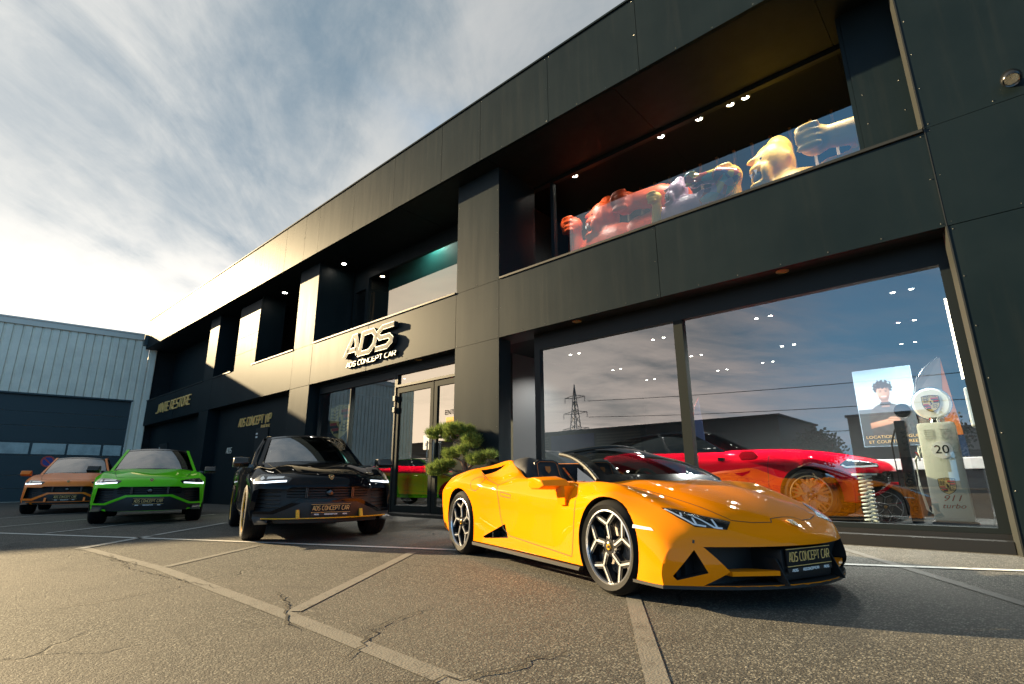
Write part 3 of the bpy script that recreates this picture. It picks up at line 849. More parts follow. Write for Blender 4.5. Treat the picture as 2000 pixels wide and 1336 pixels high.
def drape_mesh(name, bvh, poly, d, off, m, res=0.03, thick=0.0):
    P = [Vector(p) for p in poly]; d, a, b = frame_for(P, d)
    c = sum(P, Vector()) / len(P)
    P2 = [Vector(((p - c).dot(a), (p - c).dot(b))) for p in P]
    pts = []; edges = []
    for i in range(len(P2)):
        e0, e1 = P2[i], P2[(i + 1) % len(P2)]; n = max(1, int((e1 - e0).length / res))
        for k in range(n): pts.append(e0 + (e1 - e0) * k / n)
    nb = len(pts); edges = [(i, (i + 1) % nb) for i in range(nb)]
    xs = [p.x for p in P2]; ys = [p.y for p in P2]; pl = [tuple(p) for p in P2]
    gx = np.arange(min(xs) + res / 2, max(xs), res); gy = np.arange(min(ys) + res / 2, max(ys), res)
    for x in gx:
        for y in gy:
            if inpoly(x, y, pl): pts.append(Vector((x, y)))
    v2, _, f2, *_ = delaunay_2d_cdt(pts, edges, [list(range(nb))], 1, 1e-5)
    vs = []
    for p in v2:
        q = c + a * p.x + b * p.y
        loc, nrm, ix, dist = bvh.ray_cast(q - d * 0.7, d, 1.6)
        if loc is None: loc = q
        else:
            if nrm.dot(d) > 0: nrm = -nrm
            loc = loc + nrm * off
        vs.append(loc[:])
    mb = MB().add(vs, [tuple(f) for f in f2])
    me = bpy.data.meshes.new(name); me.from_pydata(mb.v, [], mb.f)
    bm = bmesh.new(); bm.from_mesh(me); bmesh.ops.recalc_face_normals(bm, faces=bm.faces)
    if bm.faces and sum((f.normal.dot(d) * f.calc_area() for f in bm.faces)) > 0: bmesh.ops.reverse_faces(bm, faces=bm.faces)
    bm.to_mesh(me); bm.free()
    me.materials.append(M[m]); me.polygons.foreach_set('use_smooth', [True] * len(me.polygons))
    return me
def ribbon_pts(bvh, pts, d, w, off=0.0015, step=0.025):
    d = Vector(d).normalized(); Q = []
    P = [Vector(p) for p in pts]
    for p, q in zip(P[:-1], P[1:]):
        n = max(1, int((q - p).length / step))
        for k in range(n): Q.append(p + (q - p) * k / n)
    Q.append(P[-1]); S = []
    for q in Q:
        loc, nrm, ix, di = bvh.ray_cast(q - d * 0.7, d, 1.6)
        if loc is not None:
            if nrm.dot(d) > 0: nrm = -nrm
            S.append((loc, nrm))
    vs = []; fs = []
    for i, (l, n) in enumerate(S):
        t = S[min(i + 1, len(S) - 1)][0] - S[max(i - 1, 0)][0]
        s_ = t.cross(n)
        if s_.length < 1e-6: s_ = Vector((0, 1, 0))
        s_.normalize()
        vs += [(l + s_ * w / 2 + n * off)[:], (l - s_ * w / 2 + n * off)[:]]
    for i in range(len(S) - 1): fs.append((2 * i, 2 * i + 1, 2 * i + 3, 2 * i + 2))
    return vs, fs
def ribbons(name, bvh, paths, d, w, m, off=0.0015):
    mb = MB()
    for p in paths:
        v, f = ribbon_pts(bvh, p, d, w, off)
        if f: mb.add(v, f)
    return mb.mesh(name, m, smooth=True)

def mirror_y(pts): return [(p[0], -p[1], p[2]) for p in pts][::-1]

# ------------------------------------------------------------------ wheels (axis y, outer face towards -y)
def wheel_meshes(Rt, Rr, w, style):
    D = {}
    y0, y1 = -w / 2, w / 2
    prof = [(Rr - .01, y0 + .012), (Rr + .012, y0 + .004), (Rr + (Rt - Rr) * .45, y0 - .004), (Rt - .03, y0 + .008), (Rt - .008, y0 + .028), (Rt, y0 + .05)]
    for k in range(5):
        yy = y0 + .05 + (w - .10) * k / 4
        if 0 < k < 4: prof += [(Rt, yy - .008), (Rt - .008, yy - .006), (Rt - .008, yy + .006), (Rt, yy + .008)]
    prof += [(Rt, y1 - .05), (Rt - .03, y1 - .008), (Rr, y1), (Rr - .01, y1 - .012)]
    D['tyre'] = MB().lathe(prof, 56, 'y').mesh('tyre', 'rubber', True, 40)
    mb = MB().lathe([(Rr, y0 + .014), (Rr - .008, y0 + .012), (Rr - .022, y0 + .03), (Rr - .03, y0 + .10), (Rr - .05, y1 - .02)], 48, 'y', mi=0)
    mb.lathe([(0.0, y0 + .15), (Rr - .04, y0 + .16)], 40, 'y', mi=1)
    dark, lite = 0, 2
    front = y0 + .022
    def fn(u, v, d): return (u, d, v)
    if style in ('super', 'suv', 'bronze'):
        def spoke(paths, t, a, d0, d1, mi):
            c, s_ = math.cos(a), math.sin(a)
            add_strokes(mb, [[(p[0] * c - p[1] * s_, p[0] * s_ + p[1] * c) for p in q] for q in paths], t, fn, d0, d1, mi)
        K = Rr
        for k in range(5):
            a = math.pi / 2 + 2 * math.pi * k / 5 + (0.12 if style == 'super' else 0.0)
            if style == 'super':
                A = [(0.03, 0.0), (.26 * K, -.04 * K), (.60 * K, .0)]
                ps = [A, [(.60 * K, 0), (.86 * K, .46 * K)], [(.60 * K, 0), (.89 * K, -.40 * K)]]
                spoke(ps, .046, a, front + .012, front + .06, 0)
                spoke(ps, .014, a, front + .006, front + .012, 2)
            elif style == 'suv':
                ps = [[(.05, 0.03), (.96 * K, .13 * K)], [(.05, -.03), (.96 * K, -.13 * K)]]
                spoke(ps, .05, a, front + .012, front + .06, 0)
            else:
                ps = [[(.05, 0), (.42 * K, 0)], [(.42 * K, 0), (.70 * K, .10 * K), (.97 * K, .06 * K)], [(.42 * K, 0), (.70 * K, -.10 * K), (.97 * K, -.06 * K)], [(.42 * K, .0), (.62 * K, .26 * K), (.88 * K, .40 * K)], [(.42 * K, .0), (.62 * K, -.26 * K), (.88 * K, -.40 * K)]]
                spoke(ps, .030, a, front + .010, front + .05, 2)
        ring = .011 if style == 'super' else .02
        mb.lathe([(Rr - .004, y0 + .010), (Rr - .004 - ring * .75, y0 + .006), (Rr - .006 - ring, y0 + .02)], 56, 'y', mi=2 if style != 'suv' else 3)
    mb.lathe([(0.001, front + .002), (.055, front + .006), (.075, front + .05)], 20, 'y', mi=0)
    for k in range(5):
        a = 2 * math.pi * (k + .5) / 5
        mb.lathe([(0.0, front + .004), (.009, front + .006), (.009, front + .04)], 8, 'y', o=(.052 * math.cos(a) * 1.25, 0, .052 * math.sin(a) * 1.25), mi=4)
    D['rim'] = mb.mesh('rim', ['alloy_black', 'void', 'bronze' if style == 'bronze' else 'alu', 'yellow' if style == 'suv' else 'alloy_black', 'chrome'], True, 25)
    mb = MB().lathe([(.07, y0 + .11), (Rr * .72, y0 + .11), (Rr * .72, y0 + .135), (.07, y0 + .135)], 40, 'y')
    for rr_, n in ((.42, 12), (.53, 16), (.64, 20)):
        for k in range(n):
            a = 2 * math.pi * k / n + rr_ * 7
            mb.lathe([(0.0, y0 + .1085), (.006, y0 + .1085)], 6, 'y', o=(Rr * rr_ * math.cos(a), 0, Rr * rr_ * math.sin(a)), mi=1)
    D['brake_disc'] = mb.mesh('brake_disc', ['disc', 'void'], True, 30)
    mb = MB(); pts = []
    for r_, rng in ((Rr * .50, range(9)), (Rr * .80, range(8, -1, -1))):
        for k in rng:
            a = R(140 + 80 * k / 8); pts.append((r_ * math.cos(a), r_ * math.sin(a)))
    mb.prism(pts, lambda u, v, d: (u, d, v), y0 + .08, y0 + .15)
    D['brake_caliper'] = mb.mesh('brake_caliper', 'red' if style == 'bronze' else 'gloss_black', True, 40)
    mb = MB().lathe([(0.0, front - .004), (.026, front - .002), (.032, front + .01)], 24, 'y', mi=0)
    mb.lathe([(.024, front - .0045), (.031, front - .002)], 24, 'y', mi=1)
    mb.prism([(-.012, -.008), (-.004, .013), (.006, .004), (.013, .010), (.011, -.012)], lambda u, v, d: (u, d, v), front - .007, front - .003, mi=1)
    D['wheel_cap'] = mb.mesh('wheel_cap', ['yellow' if style == 'super' else 'chrome', 'gloss_black'], True, 30)
    return D
def add_wheel(car, D, x, y, z, steer=0.0):
    w = empty('wheel', (x, y, z), (math.pi if y > 0 else 0) + steer); w.parent = car
    for k, me in D.items(): put(k, me, w)
    return w

# ------------------------------------------------------------------ plates
def plate_parts(car, x, z, w=0.52, h=0.115, tilt=0.0, small=True, y=0.0):
    """number plate facing +x"""
    pl = MB().rbox(x - .012, x, y - w / 2, y + w / 2, z - h / 2, z + h / 2, .004).obj('number_plate', 'plate', car)
    L, tw = word_paths('ADS CONCEPT CAR', .052, .62, .20, .06, .45)
    sc = (w * .92) / tw
    mb = MB()
    for p in L: add_strokes(mb, p, .0062, lambda u, v, d: (d, y - w * .46 + u * sc, z - .022 + v), x, x + .003)
    mb.obj('lettering', 'gold', pl)
    mb = MB()
    for s_ in (-1, 1):
        mb.box(x - .004, x + .002, y - w / 2, y + w / 2, z + s_ * (h / 2 - .006) - .002, z + s_ * (h / 2 - .006) + .002)
    mb.obj('plate_border', 'gold', pl)
    if small:
        h2 = .022
        ho = MB().rbox(x - .012, x + .001, y - w / 2, y + w / 2, z - h / 2 - .034, z - h / 2 - .004, .003).obj('plate_holder', 'black', car)
        mb = MB()
        for txt, cy, ww in (('ADS', -w * .36, .055), ('ADSCONCEPTCAR', 0, .17), ('ADS', w * .36, .055)):
            L, tw = word_paths(txt, .014, .6, .22); s2 = ww / tw
            for p in L: add_strokes(mb, p, .0042, lambda u, v, d: (d, y + cy - ww / 2 + u * s2, z - h / 2 - .026 + v), x + .001, x + .003)
        mb.obj('lettering', 'white', ho)
    return pl
def badge(car, p, n, s=0.04, name='emblem'):
    """shield emblem at p facing n"""
    n = Vector(n).normalized(); a = Vector((0, 1, 0)); a = (a - n * a.dot(n)).normalized(); b = n.cross(a); P = Vector(p)
    if b.z < 0: b = -b
    out = [(-1, .9), (0, 1.05), (1, .9), (.95, 0), (.55, -.75), (0, -1.15), (-.55, -.75), (-.95, 0)]
    mb = MB()
    for sc, d0, d1, mi in ((1, 0.0, .004, 0), (.82, .004, .006, 1)):
        mb.prism([(u * s * sc, v * s * 1.15 * sc) for u, v in out], lambda u, v, d: (P + a * u + b * v + n * d)[:], d0, d1, mi)
    mb.prism([(u * s, v * s) for u, v in ((-.45, -.5), (-.25, .35), (.1, .15), (.5, .45), (.4, -.35), (.1, -.15))], lambda u, v, d: (P + a * u + b * v + n * d)[:], .006, .008, 0)
    return mb.obj(name, ['gold', 'gloss_black'], car)
# ================================================================== orange open-top sports car
def build_supercar(loc, rz):
    car = empty('sports_car', loc, rz)
    T = lambda *a: list(a)
    cols = [
     (T((2.28, 0), (-2.15, 0)), T((2.28, .405), (2.25, .435), (2.2, .468), (2.1, .525), (1.95, .588), (1.7, .668), (1.4, .738), (1.1, .790), (.95, .81), (.4, .82), (-.4, .88), (-.7, .99), (-1.2, .985), (-1.8, .90), (-2.15, .84))),
     (T((2.28, .36), (1.7, .38), (1.1, .42), (.9, .44), (-.6, .40), (-2.15, .40)), T((2.28, .397), (2.25, .43), (2.2, .462), (2.1, .520), (1.95, .585), (1.7, .668), (1.4, .740), (1.1, .792), (.95, .81), (.4, .82), (-.4, .88), (-.7, 1.0), (-1.2, .985), (-1.8, .89), (-2.15, .83))),
     (T((2.28, .60), (2.0, .60), (1.5, .60), (1.1, .64), (.9, .70), (.3, .71), (-.3, .70), (-.55, .655), (-.8, .60), (-1.2, .62), (-2.15, .66)),
      T((2.28, .387), (2.25, .445), (2.2, .490), (2.1, .535), (1.95, .580), (1.7, .640), (1.4, .708), (1.1, .765), (.95, .785), (.3, .80), (-.25, .835), (-.5, .93), (-.76, 1.02), (-1.2, .970), (-1.8, .875), (-2.15, .82))),
     (T((2.28, .78), (1.9, .785), (1.5, .79), (1.2, .80), (.9, .795), (.3, .79), (-.3, .79), (-.8, .79), (-1.3, .82), (-1.9, .84), (-2.15, .80)),
      T((2.28, .382), (2.25, .435), (2.2, .478), (2.1, .525), (1.95, .578), (1.75, .635), (1.5, .705), (1.25, .770), (1.0, .785), (.8, .772), (.3, .79), (-.3, .822), (-.58, .812), (-.80, .838), (-1.0, .905), (-1.2, .932), (-1.6, .89), (-2.15, .80))),
     (T((2.28, .905), (1.9, .925), (1.6, .94), (1.3, .95), (1.0, .925), (.6, .885), (0, .885), (-.5, .90), (-1.0, .945), (-1.35, .968), (-1.8, .95), (-2.15, .90)),
      T((2.28, .362), (2.2, .405), (2.1, .445), (1.9, .505), (1.65, .578), (1.45, .65), (1.3, .69), (1.1, .675), (.9, .65), (.5, .655), (0, .69), (-.5, .74), (-.9, .785), (-1.3, .81), (-1.7, .77), (-2.15, .69))),
     (T((2.28, .938), (1.9, .955), (1.6, .968), (1.3, .972), (.9, .935), (.5, .90), (0, .90), (-.5, .92), (-.9, .955), (-1.35, .980), (-2.15, .90)),
      T((2.28, .29), (1.9, .38), (1.3, .5), (.5, .47), (-.5, .50), (-1.3, .55), (-2.15, .5))),
     (T((2.28, .95), (1.9, .962), (1.3, .962), (.9, .935), (.5, .925), (0, .925), (-.5, .935), (-.9, .955), (-1.35, .975), (-2.15, .88)),
      T((2.28, .21), (1.9, .23), (1.3, .28), (.5, .25), (-.5, .28), (-1.3, .3), (-2.15, .35))),
     (T((2.28, .945), (1.9, .955), (1.3, .945), (0, .92), (-1.35, .95), (-2.15, .86)), T((2.28, .145), (1.3, .155), (0, .165), (-1.3, .18), (-2.15, .24))),
     (T((2.28, .7), (0, .7), (-2.15, .7)), T((2.28, .135), (0, .15), (-2.15, .23))),
     (T((2.28, 0), (-2.15, 0)), T((2.28, .13), (0, .145), (-2.15, .22))),
    ]
    soft = [1, .9, .25, .55, .7, 1, .6, 0, 0, 1]
    xs = [2.28, 2.27, 2.255, 2.24, 2.22, 2.2, 2.17] + list(np.linspace(2.13, -2.15, 92))
    bf = lambda x, y: max(0, (x - 1.15) / 1.13) ** 1.8 * .44 * (np.abs(y) / .95) ** 2.05 if x > 1.15 else 0 * y
    br = lambda x, y: max(0, (-x - 1.4) / .75) ** 1.5 * .20 * (np.abs(y) / .95) ** 2 if x < -1.4 else 0 * y
    bm = loft_body(cols, soft, xs, bf, br, k=6, bulge=.035)
    bvh = BVHTree.FromBMesh(bm)
    # openings
    for s_ in (-1, 1):
        cut_poly(bm, arch_poly(1.30, .325, .355, s_ * .97), (0, -s_, 0), .3, .05)
        cut_poly(bm, arch_poly(-1.31, .345, .378, s_ * .97), (0, -s_, 0), .3, .05)
    cock = [(.98, 0, .9), (.93, .35, .9), (.80, .66, .9), (.55, .73, .9), (-.20, .725, .9), (-.48, .64, .9), (-.62, .50, .9), (-.66, 0, .9)]
    cock = cock + [(x, -y, z) for x, y, z in cock[::-1] if y]
    cut_poly(bm, cock, (0, 0, -1), .35, .06)
    mouth = [(2.2, -.745, .380), (2.2, .745, .380), (2.2, .635, .235), (2.2, .76, .152), (2.2, -.76, .152), (2.2, -.635, .235)]
    cut_poly(bm, mouth, (-1, 0, 0), .5, .10)
    tri = [(1.984, -.795, .363), (1.893, -.905, .205), (1.913, -.890, .180), (2.036, -.742, .228)]
    dt = Vector((-.8, .6, 0)).normalized()
    cut_poly(bm, tri, dt, .35, .07)
    cut_poly(bm, mirror_y(tri), (dt.x, -dt.y, 0), .35, .07)
    slot = [(-.77, -.64, .975), (-1.08, -.79, .905), (-.94, -.82, .858), (-.80, -.69, .93)]
    cut_poly(bm, slot, (0, .75, -.65), .25, .09)
    cut_poly(bm, mirror_y(slot), (0, -.75, -.65), .25, .09)
    vent = [(-.30, -.93, .385), (-.74, -.93, .235), (-.70, -.93, .222), (-.22, -.93, .262)]
    cut_poly(bm, vent, (0, 1, 0), .2, .09)
    cut_poly(bm, mirror_y(vent), (0, -1, 0), .2, .09)
    body = put('body', bm_mesh(bm, 'body', ['orange', 'void']), car); bm.free()
    # dark insides behind the openings
    mb = MB().box(1.55, 1.90, -.80, .80, .13, .40).box(-2.0, .2, -.70, .70, .16, .62)  # dark boxes added inside the shell to block light
    mb.obj('underbody_light_block', 'void', car)
    for cx, cz, r_ in ((1.30, .325, .345), (-1.31, .345, .37)):
        mb = MB()
        for s_ in (-1, 1):
            p = []
            for k in range(25):
                a = R(-10 + 200 * k / 24); p.append((cx + r_ * math.cos(a), cz + r_ * math.sin(a)))
            vs = [(x, s_ * .955, z) for x, z in p] + [(x, s_ * .60, z) for x, z in p]
            mb.add(vs, [(i, i + 1, 26 + i - 1, 25 + i) for i in range(24)])
            mb.add([(x, s_ * .62, z) for x, z in p], [tuple(range(25))])
        mb.obj('wheel_arch_liner', 'void', car)
    for s_ in (-1, 1):
        put('intake_duct', drape_mesh('intake_duct', bvh, slot if s_ < 0 else mirror_y(slot), (0, -s_ * .75, -.65), -.085, 'void', .05), car)
        MB().box(-.75, -.2, s_ * .845, s_ * .835, .2, .4).box(-.55, -.53, s_ * .93, s_ * .85, .24, .34).obj('side_duct', 'gloss_black', car)
    # front details
    MB().box(1.90, 2.0, -.72, .72, .14, .38).obj('grille', 'mesh', car)
    lip = []
    for k in range(25):
        y = -.95 + 1.9 * k / 24
        lip.append((2.285 - .44 * (abs(y) / .95) ** 2.05, y))
    mb = MB(); vs = []
    for x, y in lip: vs += [(x, y, .128), (x, y, .148), (x - .28, y, .148), (x - .28, y, .128)]
    fs = []
    for i in range(len(lip) - 1):
        for k in range(4): fs.append((i * 4 + k, i * 4 + (k + 1) % 4, i * 4 + 4 + (k + 1) % 4, i * 4 + 4 + k))
    fs += [(0, 1, 2, 3), tuple(range(96, 100))]
    mb.add(vs, fs).obj('front_splitter', 'black', car)
    for s_ in (-1, 1):
        mb = MB()
        # floating orange blade
        mb.prism([(2.10, .60), (2.235, .32), (2.20, .30), (2.05, .40), (1.98, .60)], lambda u, v, d: (u, v * s_, d), .205, .232)
        mb.obj('bumper_blade', 'orange', car, smooth=True)
        MB().prism([(2.12, .215), (2.24, .145), (2.28, .145), (2.20, .30), (2.10, .30)], lambda u, v, d: (u, d * s_, v), .292, .304).obj('bumper_fin', 'black', car)
        MB().box(1.72, 1.86, s_ * .70, s_ * .84, .15, .38).obj('duct_back', 'mesh', car)
    MB().rbox(1.95, 2.225, -.275, .255, .16, .36, .03).obj('plate_bracket', 'black', car, smooth=True)
    plate_parts(car, 2.25, .305, w=.47, y=-.02)
    badge(car, (2.152, 0, .503), (.50, 0, .86), .034)
    # headlamps
    for s_ in (-1, 1):
        hl = [(1.715, -.79, .608), (1.773, -.72, .60), (1.914, -.613, .558), (2.030, -.485, .522), (2.072, -.576, .478), (1.957, -.738, .496), (1.845, -.78, .551)]
        d = Vector((-.66, .62, -.42)).normalized()
        if s_ > 0: hl = mirror_y(hl); d = Vector((d.x, -d.y, d.z))
        lamp = put('headlight', drape_mesh('headlight', bvh, hl, d, .0025, 'gloss_black', .025), car)
        Y = []
        A = [[(1.741, -.785, .597), (1.857, -.757, .549), (1.940, -.730, .505), (1.995, -.68, .496)], [(1.862, -.696, .565), (1.935, -.668, .536), (2.026, -.641, .490), (2.056, -.599, .484)], [(1.90, -.701, .545), (1.953, -.722, .506)], [(1.970, -.597, .535), (2.036, -.625, .490)], [(1.825, -.728, .575), (1.858, -.752, .554)]]
        if s_ > 0: A = [[(x, -y, z) for x, y, z in p] for p in A]
        put('light_guide', ribbons('light_guide', bvh, A, d, .014, 'led_off', .006), lamp)
        put('lens', drape_mesh('lens', bvh, hl, d, .010, 'lens', .03), lamp)
        sm = [(1.60, -.96, .500), (1.74, -.96, .485), (1.765, -.95, .468), (1.60, -.96, .478)]
        dd = Vector((0, 1, 0))
        if s_ > 0: sm = mirror_y(sm); dd = -dd
        put('side_marker', drape_mesh('side_marker', bvh, sm, dd, .003, 'led_off', .03), car)
    # shut lines
    top = (0, 0, -1)
    hood = [(1.10, -.64, 1), (1.35, -.58, 1), (1.66, -.535, 1), (1.93, -.488, 1), (2.02, -.46, 1), (2.075, -.32, 1), (2.108, -.17, 1), (2.075, -.13, 1), (2.072, 0, 1)]
    hood = hood + [(x, -y, z) for x, y, z in hood[:-1][::-1]]
    put('bonnet_gap', ribbons('bonnet_gap', bvh, [hood], top, .007, 'void'), car)
    for s_ in (-1, 1):
        q = lambda pts: [(x, -s_ * y, z) for x, y, z in pts]
        door = q([(-.51, -.97, .765), (-.455, -.97, .642), (-.404, -.97, .469), (-.32, -.97, .342), (-.178, -.97, .282), (.396, -.97, .239), (.84, -.97, .209), (.874, -.97, .393), (.893, -.97, .60), (.885, -.97, .69)])
        put('door_gap', ribbons('door_gap', bvh, [door], (0, -s_, 0), .006, 'void'), car)
        quarter = q([(-.33, -.76, .84), (-.41, -.83, .80), (-.51, -.90, .76), (-.80, -.90, .82), (-1.0, -.90, .90)])
        fuel = q([(-.93 + .105 * math.cos(k * .2618), -.97, .785 + .085 * math.sin(k * .2618)) for k in range(25)])
        put('panel_gap', ribbons('panel_gap', bvh, [quarter, fuel], (0, -s_, -.25), .006, 'void'), car)
        hd = q([(-.42, -.97, .690), (-.22, -.97, .664), (-.22, -.97, .632), (-.41, -.97, .652), (-.42, -.97, .690)])
        put('parking_sensor', ribbons('parking_sensor', bvh, [q([(1.98, -.80, .412), (1.988, -.79, .41)])], (-.7, -s_ * .7, 0), .02, 'black', .002), car)
        put('door_handle', ribbons('door_handle', bvh, [hd], (0, -s_, 0), .007, 'void', .001), car)
        MB().prism([(-.98, .165), (.97, .148), (.95, .120), (-.98, .135)], lambda u, v, d: (u, d * -s_, v), -.915, -.955).obj('side_skirt', 'black', car)
        # door mirror
        mb = MB()
        mb.prism([(.50, .715), (.66, .72), (.76, .75), (.70, .805), (.55, .835), (.43, .825), (.44, .74)], lambda u, v, d: (u, -s_ * d, v), -.86, -1.07)
        me = mb.mesh('door_mirror', 'orange')
        b2 = bmesh.new(); b2.from_mesh(me)
        for v in b2.verts:
            if abs(v.co.y) > 1.0: v.co.x = .60 + (v.co.x - .60) * .78 - .07; v.co.z = .775 + (v.co.z - .775) * .85
        bmesh.ops.bevel(b2, geom=b2.edges[:], offset=.013, segments=3, affect='EDGES', profile=.6)
        b2.to_mesh(me); b2.free(); me.polygons.foreach_set('use_smooth', [True] * len(me.polygons)); me.set_sharp_from_angle(angle=R(45))
        mo = put('door_mirror', me, car)
        MB().prism([(.66, .60), (.76, .60), (.76, .75), (.62, .75)], lambda u, v, d: (u, -s_ * d, v), -.83, -.93).obj('mirror_arm', 'orange', mo)
        # side glass and post
        f = MB().prism([(.66, .775), (.69, .775), (.62, .905), (.585, .905)], lambda u, v, d: (u, -s_ * (d + (v - .775) * -.55), v), -.735, -.755).obj('window_post', 'gloss_black', car)
        MB().add([(.93, s_ * .735, .785), (.69, s_ * .745, .775), (.605, s_ * .675, .905)], [(0, 1, 2)]).obj('quarter_glass', 'cglass', car)
        MB().prism([(.93, .775), (-.2, .815), (-.2, .79), (.93, .75)], lambda u, v, d: (u, -s_ * d, v), -.715, -.745).obj('door_capping', 'black', car)
        MB().prism([(.9, .76), (-.45, .80), (-.45, .40), (.9, .40)], lambda u, v, d: (u, -s_ * d, v), -.64, -.715).obj('door_trim', 'leather', car)
    # windscreen
    def ws(u, v):
        b = Vector((1.10 - .14 * u * u, .735 * u, .795 + .0 * u)); h = Vector((.36 - .20 * abs(u) ** 2.2, .55 * u, 1.118 - .075 * u * u))
        p = b.lerp(h, v); p += Vector((.03, 0, .055)) * (4 * v * (1 - v)) * .8; return p
    nu, nv = 20, 10
    def patch(u0, u1, v0, v1, nu, nv, off=0):
        vs = []; fs = []
        for i in range(nu + 1):
            for j in range(nv + 1): vs.append((ws(u0 + (u1 - u0) * i / nu, v0 + (v1 - v0) * j / nv) + Vector((.5, 0, .85)) * off)[:])
        for i in range(nu):
            for j in range(nv):
                a = i * (nv + 1) + j; fs.append((a, a + nv + 1, a + nv + 2, a + 1))
        return MB().add(vs, fs)
    w = patch(-.88, .88, .09, .95, nu, nv).obj('windscreen', 'cglass', car, smooth=True)
    mb = MB()
    for a in ((-1, 1, -.05, .10), (-1, 1, .93, 1.02), (-1, -.86, 0, 1), (.86, 1, 0, 1)):
        p = patch(*a, 16, 8, .004); mb.add(p.v, p.f)
    mb.obj('windscreen_surround', 'gloss_black', car, smooth=True)
    path = lambda s_: [ws(s_ * 1.0, t / 10)[:] for t in range(11)]
    mb = MB().tube(path(-1), .018).tube(path(1), .018).tube([ws(u / 10, 1.0)[:] for u in range(-10, 11)], .018)
    mb.obj('windscreen_frame', 'trim', car, smooth=True)
    # cabin
    mb = MB().box(-.75, 1.0, -.70, .70, .26, .30).box(-.80, -.70, -.68, .68, .3, .90).box(.62, .98, -.68, .68, .3, .70)
    mb.obj('cabin_tub', 'leather', car)
    MB().prism([(.98, .795), (.62, .765), (.52, .70), (.55, .60), (.95, .60)], lambda u, v, d: (u, d, v), -.68, .68).obj('dashboard', 'leather', car)
    MB().rbox(.46, .60, .20, .54, .70, .80, .03).obj('instrument_hood', 'leather', car, smooth=True)
    sw = MB()
    c = Vector((.40, .37, .745)); tl = R(68)
    ring = [(c + Vector((-.17 * math.sin(a) * math.cos(tl), .17 * math.cos(a), .17 * math.sin(a) * math.sin(tl))))[:] for a in [2 * math.pi * k / 28 for k in range(28)]]
    sw.tube(ring, .017, 8, closed=True)
    for a in (0, math.pi, -math.pi / 2): sw.tube([c[:], (c + Vector((-.16 * math.sin(a) * math.cos(tl), .16 * math.cos(a), .16 * math.sin(a) * math.sin(tl))))[:]], .014, 6)
    sw.tube([c[:], (.60, .37, .68)], .03)
    M['wheelgrey'] = mat('grey suede', (.10, .095, .08), .8)
    sw.obj('steering_wheel', 'wheelgrey', car, smooth=True)
    M['piping'] = mat('orange piping', (.6, .16, .02), .5)
    for s_ in (-1, 1):
        st = MB()
        st.rbox(-.45, .15, s_ * .37 - .24, s_ * .37 + .24, .30, .42, .05)
        out = [(-.24, .40), (-.26, .70), (-.19, .84), (-.15, .985), (-.09, 1.015), (.09, 1.015), (.15, .985), (.19, .84), (.26, .70), (.24, .40)]
        st.prism([(a, b) for a, b in out], lambda u, v, d: (d - (v - .4) * .34, s_ * .37 + u, v), -.30, -.17)
        so = st.obj('seat', 'leather', car, smooth=True, angle=35)
        P = lambda u, v: (-.165 - (v - .4) * .34, s_ * .37 + u, v)
        MB().tube([P(u, v) for u, v in ((-.185, .72), (-.135, .86), (-.125, .975), (-.085, .995), (.085, .995), (.125, .975), (.135, .86), (.185, .72))], .0035, 6).obj('piping', 'piping', so)
        q = [(-.032, .945), (.032, .945), (.03, .90), (0, .872), (-.03, .90)]
        MB().prism(q, lambda u, v, d: (-.166 - (v - .4) * .34 + d, s_ * .37 + u, v), 0, .004).obj('headrest_crest', 'piping', so)
    # folded soft top humps behind the seats
    for s_ in (-1, 1):
        vs = []; fs = []
        prof = [(-.84, .50, .985, .14), (-.72, .50, 1.030, .17), (-.58, .50, 1.048, .17), (-.48, .50, 1.040, .15), (-.40, .51, .98, .13), (-.34, .53, .90, .12), (-.30, .55, .82, .11)]
        for x, y, z, w_ in prof:
            for k in range(9):
                a = math.pi * k / 8
                vs.append((x, s_ * (y + w_ * math.cos(a)), max(.72, .80 + (z - .80) * max(0, math.sin(a)) ** .55)))
        for i in range(len(prof) - 1):
            for k in range(8): fs.append((i * 9 + k, i * 9 + k + 1, i * 9 + k + 10, i * 9 + k + 9))
        fs += [tuple(range(9)), tuple(range(9 * (len(prof) - 1), 9 * len(prof)))]
        MB().add(vs, fs).obj('soft_top_hump', 'fabric', car, smooth=True)
    MB().box(-.72, -.60, -.40, .40, .62, .98).obj('bulkhead', 'fabric', car)
    mb = MB()
    for k in range(7): mb.rbox(-1.75 + k * .14, -1.65 + k * .14, -.42, .42, .90 + k * .012, .99 - k * 0.0 + .0, .008)
    # wheels
    Df = wheel_meshes(.328, .262, .245, 'super'); Dr = wheel_meshes(.346, .266, .30, 'super')
    add_wheel(car, Df, 1.31, -.838, .328, .0); add_wheel(car, Df, 1.31, .838, .328, .0)
    add_wheel(car, Dr, -1.31, -.815, .346); add_wheel(car, Dr, -1.31, .815, .346)
    return car
sc_ = build_supercar((-3.184, 4.83, 0), -.323)
tag(sc_, 'orange open top sports car with silver edged black wheels in front of the shop window', 'car')
